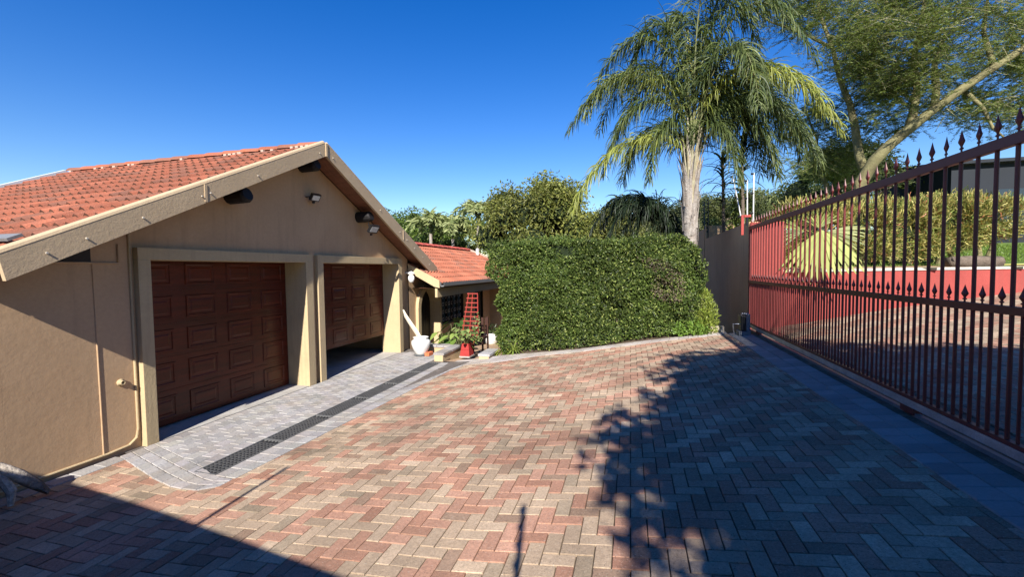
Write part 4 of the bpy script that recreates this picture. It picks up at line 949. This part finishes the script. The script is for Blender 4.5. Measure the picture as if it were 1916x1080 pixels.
# ---- queen palm
pm = thing('queen_palm', 'tall queen palm with arching drooping fronds behind the hedge', 'palm tree', (1.44, 11.6, .4))
tr_ = [(1.44, 11.6, .2), (1.44, 11.6, 1.6), (1.445, 11.6, 2.75), (1.44, 11.6, 3.6), (1.46, 11.6, 4.3), (1.49, 11.6, 4.75)]
b = MB().tube(tr_, [.185, .175, .17, .185, .175, .11], 18); v = np.array(b.v); v += (rng.normal(0, .012, v.shape)); mk('trunk', v, b.f, 'palm_trunk', pm, smooth=True)
for k in range(34):                                      # old leaf bases clasping the trunk
    a = k*2.4; z = 2.6+.062*k; rr0 = .17; ca_, sa_ = math.cos(a), math.sin(a); c0 = np.array([1.445+ca_*rr0, 11.6+sa_*rr0, z])
    L = random.uniform(.5, .95); out_ = random.uniform(.02, .14)+.004*k; tw = random.uniform(.045, .085)
    s = np.array([-sa_, ca_, 0]); vv = []
    for u, ww in ((0, 1.15), (.3, .95), (.65, .55), (1, .12)):
        p = c0+np.array([ca_*out_*u*u, sa_*out_*u*u, L*u]); vv += [p-s*tw*ww, p+np.array([ca_, sa_, 0])*.02*ww, p+s*tw*ww]
    mk('leaf_base', vv, [(q*3+z_, q*3+z_+1, q*3+z_+4, q*3+z_+3) for q in range(3) for z_ in (0, 1)], 'palm_trunk', pm)
def bez(P, n):
    t = np.linspace(0, 1, n)[:, None]; a, b_, c_, d_ = (np.array(q, float) for q in P)
    return a*(1-t)**3+3*b_*t*(1-t)**2+3*c_*t*t*(1-t)+d_*t**3
def frond(parent, P, nl_, Lmax, Wl, ca, cb, rr0=.028, start=.16, droop=1.0, mat_='leaf_gloss', name='frond', both=True, flat=0.25):
    n = 26; C_ = bez(P, n); b = MB().tube(list(C_), list(np.linspace(rr0, .004, n)), 6); rach = b.build('rachis', 'petiole', parent, smooth=True)
    t = np.linspace(start, .995, nl_); idx = t*(n-1); i0 = np.clip(idx.astype(int), 0, n-2); fr_ = (idx-i0)[:, None]; pos = C_[i0]*(1-fr_)+C_[i0+1]*fr_; tan = unit(C_[i0+1]-C_[i0])
    Ps, Ss, Ws, Cs = [], [], [], []; K = 6
    for sg in (-1, 1):
        sd = unit(np.cross(tan, np.array([0, 0, 1.0])))*sg; Ln = Lmax*(np.sin(np.clip(t*.92+.06, 0, 1)*math.pi)**.55*.85+.18)*rng.uniform(.78, 1.12, nl_)
        upv = unit(np.cross(sd, tan))*np.where(np.cross(sd, tan)[:, 2:3] < 0, -1, 1)
        d = unit(sd*rng.uniform(.45, 1.0, (nl_, 1))+tan*rng.uniform(.3, .7, (nl_, 1))+upv*rng.uniform(-.1, .6, (nl_, 1))+rng.normal(0, .20, (nl_, 3)))
        p = pos.copy(); PP = np.zeros((nl_, K, 3)); PP[:, 0] = p; dr = droop*rng.uniform(.45, 1.25, (nl_, 1))
        for k in range(1, K):
            p = p+d*(Ln/(K-1))[:, None]; PP[:, k] = p; d = unit(d+np.array([0, 0, -1.0])*dr*.62)
        tl = PP[:, -1]-PP[:, 0]; s2 = unit(np.cross(tl, rng.normal(0, 1, (nl_, 3))+np.array([0, -1.2, 0])))
        Ps.append(PP); Ss.append(np.repeat(s2[:, None], K, 1)); Ws.append(np.tile(Wl*np.array([.6, 1, 1, .85, .6, .1]), (nl_, 1))*rng.uniform(.75, 1.2, (nl_, 1))); Cs.append(rcols(nl_, ca, cb, .3))
    strips(name, np.concatenate(Ps), np.concatenate(Ss), np.concatenate(Ws), np.concatenate(Cs), mat_, rach)
for k in range(30):                                      # pale petioles standing up round the crown shaft
    a = k*2.399; ca_, sa_ = math.cos(a), math.sin(a); z = random.uniform(3.5, 4.3); L = random.uniform(1.1, 1.7); o2 = random.uniform(.02, .24); c0 = np.array([1.45+ca_*.155, 11.6+sa_*.155, z]); s_ = np.array([-sa_, ca_, 0]); vv = []
    for u, ww in ((0, 1.2), (.25, .8), (.6, .55), (1, .3)):
        p = c0+np.array([ca_*o2*u*u, sa_*o2*u*u, L*u]); vv += [p-s_*.05*ww, p+np.array([ca_, sa_, 0])*.025*ww, p+s_*.05*ww]
    mk('petiole', vv, [(q*3+z_, q*3+z_+1, q*3+z_+4, q*3+z_+3) for q in range(3) for z_ in (0, 1)], 'pale_petiole', pm)
pc0 = np.array([1.50, 11.6, 5.0])
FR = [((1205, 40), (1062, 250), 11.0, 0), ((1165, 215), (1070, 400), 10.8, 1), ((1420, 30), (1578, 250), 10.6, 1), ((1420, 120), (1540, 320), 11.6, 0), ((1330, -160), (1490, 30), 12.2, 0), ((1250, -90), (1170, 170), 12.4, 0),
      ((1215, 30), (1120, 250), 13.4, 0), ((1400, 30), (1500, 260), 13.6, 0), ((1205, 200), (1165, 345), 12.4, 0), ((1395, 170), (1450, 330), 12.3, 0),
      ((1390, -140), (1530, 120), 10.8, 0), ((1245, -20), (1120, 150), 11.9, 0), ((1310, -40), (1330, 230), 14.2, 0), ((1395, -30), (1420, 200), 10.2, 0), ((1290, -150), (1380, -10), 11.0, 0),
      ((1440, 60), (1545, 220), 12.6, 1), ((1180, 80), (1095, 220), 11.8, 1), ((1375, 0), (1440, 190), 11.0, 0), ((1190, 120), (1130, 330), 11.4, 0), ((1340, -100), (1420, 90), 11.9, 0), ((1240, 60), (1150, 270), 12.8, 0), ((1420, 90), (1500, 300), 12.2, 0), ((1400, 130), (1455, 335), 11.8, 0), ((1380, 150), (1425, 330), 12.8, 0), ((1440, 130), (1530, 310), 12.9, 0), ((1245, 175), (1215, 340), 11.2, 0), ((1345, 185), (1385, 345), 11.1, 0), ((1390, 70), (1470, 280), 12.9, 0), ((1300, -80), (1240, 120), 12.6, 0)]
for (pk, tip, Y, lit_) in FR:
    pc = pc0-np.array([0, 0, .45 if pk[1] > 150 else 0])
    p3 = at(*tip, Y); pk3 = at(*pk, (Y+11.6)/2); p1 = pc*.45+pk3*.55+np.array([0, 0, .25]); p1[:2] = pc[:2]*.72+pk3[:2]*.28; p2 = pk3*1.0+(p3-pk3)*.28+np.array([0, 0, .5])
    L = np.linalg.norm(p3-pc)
    frond(pm, (pc+rng.normal(0, .05, 3), p1, p2, p3), 175, .78, .020, *(((.17, .20, .035), (.32, .33, .08)) if lit_ else ((.038, .062, .02), (.135, .165, .048))))  # sunlit fronds get a paler, yellower leaf colour, the rest a darker one
pc = pc0; sv_ = at(1282, 58, 11.5); frond(pm, (pc, pc+np.array([0, 0, .6]), sv_-np.array([0, 0, .4]), sv_), 14, .25, .02, (.3, .3, .08), (.4, .35, .1), .02, .6)
# young palm whose dark frond hangs above the hedge
yp = thing('young_palm', 'young palm with dark shaded frond hanging above the hedge', 'palm tree', (1.30, 12.6, .4))
MB().tube([(1.26, 12.6, .2), (1.26, 12.6, 2.6)], [.10, .06], 10).build('trunk', 'palm_trunk', yp)
yb = np.array([1.20, 12.6, 2.5])
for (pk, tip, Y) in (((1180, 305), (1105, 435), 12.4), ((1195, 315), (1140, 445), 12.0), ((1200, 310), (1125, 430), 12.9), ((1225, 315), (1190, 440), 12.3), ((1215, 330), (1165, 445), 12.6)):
    p3 = at(*tip, Y); pk3 = at(*pk, Y); frond(yp, (yb, yb+np.array([-.1, 0, .5]), pk3+np.array([0, 0, .25]), p3), 120, .75, .026, (.010, .018, .009), (.028, .045, .02), .02)  # leaf colours darkened to stand for the shade these fronds hang in

# ---- spiky dracaena-like plants beside the palm
def spiky(label, px, ptop, pbot, Y, n, L):
    base_ = at(px, pbot, Y); topp = at(px, ptop, Y); r = thing('spiky_plant', label, 'plant', (base_[0], Y, .4)); MB().tube([(base_[0], Y, .3), (base_[0]+.03, Y, base_[2]), topp], [.06, .05, .03], 8).build('stem', 'bark', r)
    t = rng.random(n); c = (base_+(topp-base_)*.25)+(topp-base_)[None]*t[:, None]*.78; a = rng.random(n)*6.28; K = 7; P_ = np.zeros((n, K, 3)); p = c.copy(); P_[:, 0] = p
    el = .15+t*.9; d = unit(np.stack([np.cos(a)*1.0, np.sin(a)*.8, el], 1)); Ls = L*rng.uniform(.7, 1.1, n)
    for k in range(1, K): p = p+d*(Ls/(K-1))[:, None]; P_[:, k] = p; d = unit(d+np.array([0, 0, -.28]))
    side = np.stack([-np.sin(a), np.cos(a), np.full(n, .2)], 1)[:, None].repeat(K, 1); wd = .060*np.array([1, .95, .8, .65, .45, .28, .05])
    strips('blades', P_, side, np.tile(wd, (n, 1)), rcols(n, (.015, .028, .014), (.06, .085, .035)), 'leaf_gloss', r)
spiky('spiky dark rosette plant on a bare stem next to the palm trunk', 1352, 285, 420, 14.9, 60, 1.15)
spiky('tall column of long curved spiky leaves behind the white rods', 1388, 265, 430, 12.4, 110, .95)
bush('wall_shrub', 'dense dark shrub growing behind the boundary wall', 'shrub', (2.95, 13.0, 2.6), (.4, .4, 1.5), 1500, .09, .05, (.06, .09, .02), (.18, .22, .05), 'leaf', .3)

# ---- fan palm hanging over the red wall
fp = thing('fan_palm', 'bright yellow green fan palm leaf hanging over the red wall', 'palm', (3.85, 10.9, 1.6))
def fan(hub, up_, right_, nrm_, n, L, a0, a1, Wd, ca, cb):
    A = np.linspace(a0, a1, n); K = 6; P_ = np.zeros((n, K, 3)); hub = np.array(hub, float); S_ = np.zeros((n, K, 3))
    for i, a in enumerate(A):
        d = unit(np.sin(a)*np.array(right_)+np.cos(a)*np.array(up_)); s = unit(np.cross(d, nrm_)); l = L*random.uniform(.85, 1.08)
        for k in range(K):
            u = k/(K-1); P_[i, k] = hub+d*l*u+np.array([0, -.08, -.20])*l*u*u*1.0+np.array(nrm_)*(.03 if i % 2 else 0)*u; S_[i, k] = s
    wd = Wd*np.array([.14, .42, .80, 1.0, .65, .05]); return P_, S_, np.tile(wd, (n, 1))*rng.uniform(.85, 1.1, (n, 1)), rcols(n, ca, cb, .2)
hub = at(1537, 430, 10.05)
fl_ = [fan(hub, (0, -.10, -1), (1, 0, 0), (0, -1, .1), 15, .95, -.92, .92, .088, (.24, .29, .065), (.40, .43, .12)),
       fan(hub+np.array([.05, .25, .05]), (.1, .1, 1), (1, 0, 0), (0, -1, .2), 11, .50, -.9, .9, .03, (.16, .21, .05), (.34, .36, .10)),
       fan(hub+np.array([.25, .35, -.02]), (.9, 0, .1), (0, 0, -1), (0, -1, .2), 12, .70, -.2, 1.0, .05, (.12, .16, .04), (.30, .32, .09)),
       fan(hub+np.array([-.2, .3, .0]), (-.9, 0, .3), (0, 0, 1), (0, -1, .2), 9, .6, -.7, .5, .035, (.12, .17, .05), (.26, .29, .08))]
for q in fl_: strips('fan_leaf', *q, 'leaf', fp)
MB().tube([(3.95, 10.95, 1.7), hub+np.array([.1, .35, .0]), hub], [.03, .025, .018], 7).build('petiole', 'petiole', fp)
MB().tube([(3.95, 10.98, 1.5), (3.97, 11.0, 2.1)], [.12, .09], 10).build('trunk', 'palm_trunk', fp)

# ---- yellow pencil hedge on the lawn
def pencil(label, c, rad, n, z0):
    r = thing('pencil_bush', label, 'hedge', (c[0], c[1], z0), 'yellow pencil bushes along the lawn edge'); c = np.array(c, float)
    d = rdir(n); rr = rng.random(n)**.3; q = np.sign(d)*np.abs(d)**.6; P0 = c+q*np.array(rad)*rr[:, None]; K = 4; P_ = np.zeros((n, K, 3)); dd = unit(d+rng.normal(0, .7, (n, 3))+np.array([0, -.25, .35])); L = rng.uniform(.10, .26, n); p = P0.copy(); P_[:, 0] = p
    for k in range(1, K): p = p+dd*(L/(K-1))[:, None]; P_[:, k] = p; dd = unit(dd+np.array([0, 0, .30])+rng.normal(0, .22, (n, 3)))
    side = unit(np.cross(dd, rng.normal(0, 1, (n, 3))))[:, None].repeat(K, 1); cc_ = rcols(n, (.26, .24, .06), (.46, .40, .14), .3); gr = rng.random(n) < .36; cc_[gr] = rcols(gr.sum(), (.12, .17, .04), (.22, .26, .06)); rd = rng.random(n) < .05; cc_[rd] = (.42, .17, .08)
    strips('twigs', P_, side, np.full((n, K), .017)*rng.uniform(.7, 1.3, (n, 1)), cc_, 'stick', r)
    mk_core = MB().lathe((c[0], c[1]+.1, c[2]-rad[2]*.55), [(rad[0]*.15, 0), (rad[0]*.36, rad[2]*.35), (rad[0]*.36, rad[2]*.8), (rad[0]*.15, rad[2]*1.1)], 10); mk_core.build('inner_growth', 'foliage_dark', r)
    for s in (-.25, .2):
        a_, b_ = limb((c[0]+s*rad[0], c[1]-.05, z0), (c[0]+s*rad[0]*.3+.1, c[1], c[2]+.1), .06, .035, 6, .12); MB().tube(a_, b_, 7).build('trunk', 'fever_bark', r)
for k, (x, yv, rx, rz_, zc) in enumerate([(4.5, 13.1, .85, .80, 2.85), (5.7, 13.3, .85, .82, 2.84), (6.8, 13.5, .85, .80, 2.82), (7.8, 13.6, .72, .72, 2.98), (8.55, 13.6, .70, .52, 3.05)]):
    pencil(['yellow pencil bush right behind the fan palm', 'dense yellow pencil bush in the middle of the row beyond the red wall', 'dense yellow pencil bush in the middle of the row beyond the red wall', 'tall yellow pencil bush growing over the fallen log', 'rounded yellow pencil bush on a bare trunk at the open lawn end'][k], (x, yv, zc), (rx, .55, rz_), 4600 if k < 4 else 3400, float(lawnz(np.array(x), np.array(yv))))

# ---- broad crowns behind the hedge
def tree(name, label, base_, crown_c, rad, n, L, W, ca, cb, trunk_r=.16, group=None, seed=1, m='leaf', lumps=26, core=True):
    r = thing(name, label, 'tree', base_, group); cc_ = np.array(crown_c, float); rad = np.array(rad, float); b = MB(); a_, b_ = limb(base_, cc_-np.array([0, 0, rad[2]*.4]), trunk_r, trunk_r*.6, 7, .06); b.tube(a_, b_, 9)
    lc = rdir(lumps); lc[:, 2] = np.where(lc[:, 2] < -.35, -lc[:, 2], lc[:, 2]); lp = cc_+lc*rad*rng.uniform(.55, .8, (lumps, 1)); lr = rng.uniform(.26, .42, lumps)*rad.mean()
    for k in range(0, lumps, 2):
        a2, b2 = limb(a_[-1]-np.array([0, 0, rad[2]*.15]), lp[k], trunk_r*.45, .02, 6, .15); b.tube(a2, b2, 6)
    b.build('trunk', 'bark', r, smooth=True)
    w_ = lr**2; which = rng.choice(lumps, n, p=w_/w_.sum()); d = rdir(n); d = unit(d+lc[which]*.55+np.array([0, -.25, .15])); rr = rng.random(n)**.22
    P_ = lp[which]+d*lr[which][:, None]*rr[:, None]*(1+.25*vnoise(d*2+which[:, None], 3, seed))[:, None]
    nr_ = unit(d+rng.normal(0, .7, (n, 3))); ax_ = unit(rng.normal(0, 1, (n, 3))+d*.4+np.array([0, 0, -.35])); tone = rng.uniform(.75, 1.2, lumps)[which][:, None]
    leaves('crown', P_, ax_, nr_, rng.uniform(L*.6, L*1.2, n), rng.uniform(W*.7, W*1.2, n), rcols(n, ca, cb)*tone, m, r)
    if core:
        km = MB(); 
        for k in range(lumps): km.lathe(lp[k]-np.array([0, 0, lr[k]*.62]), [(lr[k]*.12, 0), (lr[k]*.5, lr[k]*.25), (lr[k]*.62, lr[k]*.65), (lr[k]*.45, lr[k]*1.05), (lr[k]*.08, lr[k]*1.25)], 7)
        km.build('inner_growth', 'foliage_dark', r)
    return r
G = 'trees behind the hedge'
tree('mango_tree', 'broad dome shaped dark green tree behind the left of the hedge', (-4.4, 20, -1.4), (-4.2, 20, 3.3), (3.0, 2.4, 2.75), 15000, .20, .075, (.09, .115, .025), (.24, .24, .06), .25, G, 3, 'leaf_gloss', 40)
tree('mango_tree', 'smaller olive green tree between the dome tree and the palm trunk', (-.9, 21, -1.4), (-.9, 21, 3.1), (1.7, 1.6, 2.2), 6500, .17, .06, (.10, .12, .03), (.20, .20, .06), .2, G, 5, 'leaf', 20)
tree('garden_tree', 'light green leafy tree rising over the wing roof', (-13.2, 24, -1.4), (-12.8, 24, 3.4), (3.0, 2.2, 2.2), 9000, .18, .08, (.06, .11, .02), (.16, .22, .04), .2, G, 7, 'leaf', 26)
tree('garden_tree', 'green leafy tree close behind the barge board', (-10.2, 25, -1.4), (-10.2, 25, 3.2), (2.6, 2.0, 2.3), 8000, .18, .08, (.06, .10, .02), (.15, .20, .04), .2, G, 8, 'leaf', 24)
tree('garden_tree', 'hazy olive tree behind the young palm frond', (2.6, 26, -1.0), (1.9, 26, 3.4), (2.8, 2.0, 2.6), 8000, .16, .05, (.10, .12, .05), (.20, .21, .09), .2, G, 9, 'leaf', 24)
# arching areca palms over the wing roof
def areca(label, c, H, n, L, ca, cb):
    r = thing('areca_palm', label, 'palm tree', c, 'arching palms over the wing roof'); c = np.array(c, float); topp = c+np.array([0, 0, H]); MB().tube([c, topp], [.12, .08], 8).build('trunk', 'palm_trunk', r)
    for k in range(n):
        a = k*2.399+random.uniform(-.2, .2); e = random.uniform(.35, 1.0); o = np.array([math.cos(a), math.sin(a), 0]); l = L*random.uniform(.8, 1.15)
        frond(r, (topp, topp+o*l*.15*e+np.array([0, 0, l*.55]), topp+o*l*.55*e+np.array([0, 0, l*.85*(1.1-e*.5)]), topp+o*l*.95*e+np.array([0, 0, l*(.55-.55*e)])), 26, .50, .075, ca, cb, .03, .25, .35, 'leaf_gloss')
areca('pale green arching palm nearest the garage roof', (-10.3, 21, -1.4), 5.3, 12, 1.7, (.13, .17, .05), (.34, .36, .16))
areca('pale green arching palm in the middle of the clump', (-9.2, 21.4, -1.4), 5.0, 12, 1.8, (.13, .17, .05), (.34, .36, .16))
areca('taller arching palm next to the dome shaped tree', (-7.9, 21.8, -1.4), 5.9, 13, 1.7, (.12, .16, .05), (.32, .34, .15))

# ---- fever tree over the lawn
ft = thing('fever_tree', 'large fever tree with yellow green bark and feathery canopy behind the gate', 'tree', (7.55, 17.6, 2.2))
b = MB()
def pxl(lst, r, Y0, Y1, n=9):
    pts = [at(q[0], q[1], Y0+(Y1-Y0)*i/(len(lst)-1)) for i, q in enumerate(lst)]; b.tube(pts, list(np.linspace(r[0], r[1], len(pts))), n); return pts
pxl([(1606, 420), (1606, 372), (1612, 340), (1636, 300), (1668, 268), (1702, 240), (1745, 206), (1800, 166), (1860, 126), (1925, 84), (2000, 30)], (.23, .07), 17.6, 15.5, 12)
pxl([(1618, 325), (1607, 290), (1600, 240), (1590, 195), (1572, 150), (1558, 90), (1535, 30), (1520, -60)], (.15, .04), 17.5, 18.6)
pxl([(1702, 240), (1710, 205), (1716, 165), (1710, 110), (1725, 40), (1735, -40)], (.14, .05), 17, 18)
pxl([(1748, 205), (1752, 160), (1748, 120), (1770, 60)], (.12, .05), 16.8, 17.6)
pxl([(1800, 166), (1838, 200), (1858, 240), (1885, 262)], (.07, .02), 16.4, 16.0)
pxl([(1558, 90), (1500, 60), (1440, 40), (1400, 10)], (.06, .015), 18.4, 18.0)
pxl([(1725, 40), (1650, 0), (1600, -40)], (.07, .02), 18, 17.4); pxl([(1860, 126), (1840, 60), (1850, -20)], (.08, .03), 16, 16.6)
pxl([(1553, 420), (1552, 385), (1545, 345), (1530, 310), (1528, 260), (1510, 215)], (.12, .03), 19, 19.3)
b.build('trunk', 'fever_bark', ft, smooth=True)
# feathery sprays: twigs with small leaflets in flat layers
pads = []
for (x0, x1, y0, y1, n_, ya, yb_) in ((1500, 1980, -160, 40, 66, 14.5, 19.5), (1560, 1960, 20, 130, 60, 15, 19), (1640, 1960, 120, 210, 34, 15.5, 19), (1470, 1590, 200, 330, 28, 18.3, 20.5), (1420, 1560, -60, 60, 22, 17, 20), (1590, 1720, 130, 250, 18, 17.8, 20), (1760, 1960, 190, 250, 8, 16, 19), (1590, 1660, 60, 180, 18, 17, 19), (1520, 1600, 300, 345, 5, 19, 21)):
    for k in range(n_): pads.append((at(random.uniform(x0, x1), random.uniform(y0, y1), random.uniform(ya, yb_)), random.uniform(.45, .95)))
Pl, Al, Nl = [], [], []; TP, TS, TW = [], [], []
for c, R_ in pads:
    nt_ = 36; a = rng.random(nt_)*6.28; l = R_*rng.uniform(.5, 1.2, nt_); st_ = c+rng.normal(0, 1, (nt_, 3))*np.array([.5, .5, .28])*R_; d = unit(np.stack([np.cos(a), np.sin(a), rng.normal(.05, .55, nt_)], 1)); K = 4
    Q = np.stack([st_+d*l[:, None]*u+np.array([0, 0, -.10])*(l[:, None]*u*u) for u in np.linspace(0, 1, K)], 1); TP.append(Q); TS.append(unit(np.cross(d, rng.normal(0, 1, (nt_, 3))))[:, None].repeat(K, 1)); TW.append(np.tile([.014, .012, .009, .004], (nt_, 1)))
    nf = 15; u = np.linspace(.08, 1, nf)
    for sgn in (-1, 1):
        pos = st_[:, None]+d[:, None]*l[:, None, None]*u[None, :, None]+np.array([0, 0, -.10])*(l[:, None, None]*u[None, :, None]**2); sd = unit(np.cross(d, np.array([0, 0, 1.0])))*sgn
        axl = unit(sd[:, None]+d[:, None]*.5+rng.normal(0, .3, (nt_, nf, 3))+np.array([0, 0, .1])); Pl.append(pos.reshape(-1, 3)); Al.append(axl.reshape(-1, 3))
Pl = np.concatenate(Pl); Al = np.concatenate(Al); nn = len(Pl)
leaves('canopy', Pl, Al, unit(rng.normal(0, .9, (nn, 3))+np.array([0, 0, .8])), rng.uniform(.05, .11, nn), rng.uniform(.013, .025, nn), rcols(nn, (.08, .115, .03), (.25, .295, .085)), 'leaf_thin', ft)
TP = np.concatenate(TP); strips('twigs', TP, np.concatenate(TS), np.concatenate(TW), rcols(len(TP), (.14, .12, .07), (.30, .27, .15)), 'stick', ft)
tree('background_tree', 'dense dark tree behind the fever tree beside the charcoal building', (11.0, 27, 3), (11.0, 27, 6.0), (3.2, 2.4, 2.2), 9000, .20, .07, (.03, .05, .015), (.09, .11, .03), .25, 'trees far behind the lawn', 11, 'leaf', 30)
tree('background_tree', 'flat topped distant tree beyond the yellow pencil bushes', (6.5, 34, 3), (6.3, 34, 5.6), (4.0, 2.4, 1.1), 8000, .22, .07, (.06, .08, .025), (.16, .17, .06), .2, 'trees far behind the lawn', 13, 'leaf', 30)
tree('background_tree', 'pale green low trees at the end of the lawn', (12.0, 40, 4), (12.0, 40, 6.0), (6.0, 3, 2.0), 7000, .3, .12, (.10, .13, .05), (.22, .24, .10), .2, 'trees far behind the lawn', 14, 'leaf', 30)

# ---- short grass on the near lawn
n = 30000; x = rng.uniform(3.3, 16, n); y = rng.uniform(11, 22, n)
ok = y > np.interp(x, base[:, 0], base[:, 1])+.9; x, y = x[ok], y[ok]; n = len(x)
P0 = np.stack([x, y, lawnz(x, y)], 1); leaves('grass', P0, unit(rng.normal(0, .35, (n, 3))+np.array([0, 0, 1])), rdir(n), rng.uniform(.05, .10, n), .02, rcols(n, (.10, .17, .02), (.20, .28, .05)), 'leaf', None, kind='stuff')
gr = bpy.data.objects.get('grass'); props(gr, 'short sunlit grass covering the lawn', 'grass')

# ---- the tree behind the viewpoint, outside the gate, that shades the right half of the drive
tree('shade_tree', 'broad leafy tree outside the gate that shades the drive', (5.2, -4.2, .8), (4.55, -3.35, 5.4), (3.3, 4.1, 1.5), 27000, .24, .12, (.04, .07, .015), (.10, .14, .03), .22, None, 21, 'leaf', 46, False)

tree('added_fill_tree', 'added unseen tree beyond the shade tree that dims the sky light', (10.5, -2.0, 1.2), (10.5, -2.0, 5.2), (3.0, 3.4, 2.6), 7000, .34, .17, (.04, .07, .015), (.10, .14, .03), .22, 'added unseen trees that dim the sky light', 22, 'leaf', 30)  # added out of view to block sky fill on the facade and drive
tree('added_fill_tree', 'added unseen tree farthest outside the gate that dims the sky light', (9.0, -10.0, .8), (9.0, -10.0, 5.4), (4.0, 3.4, 3.4), 7000, .34, .17, (.04, .07, .015), (.10, .14, .03), .22, 'added unseen trees that dim the sky light', 23, 'leaf', 30)  # second added tree out of view, also blocking sky fill
tree('garden_tree', 'added unseen tree behind the garden wall that dims the sky light', (-4.5, -8.0, -.2), (-4.5, -8.5, 2.7), (4.0, 2.4, 2.2), 7000, .34, .17, (.04, .07, .015), (.10, .14, .03), .22, None, 24, 'leaf', 30)  # added behind the viewpoint to hold back low sky light, never in view

for k, (x, y, z, r_, lab) in enumerate([(-6.4, 30, 2.2, 3.2, 'far tree filling the gap behind the arching palms'), (-1.5, 31, 2.0, 3.0, 'far tree filling the gap behind the dome shaped tree'), (4.4, 30, 2.4, 2.6, 'far tree behind the palm trunk and the fence rods')]):
    tree('background_tree', lab, (x, y, -1.8), (x, y, z), (r_, 2.2, 2.6), 5000, .24, .10, (.07, .10, .03), (.16, .19, .06), .2, 'far trees behind the garden', 30+k, 'leaf', 24)
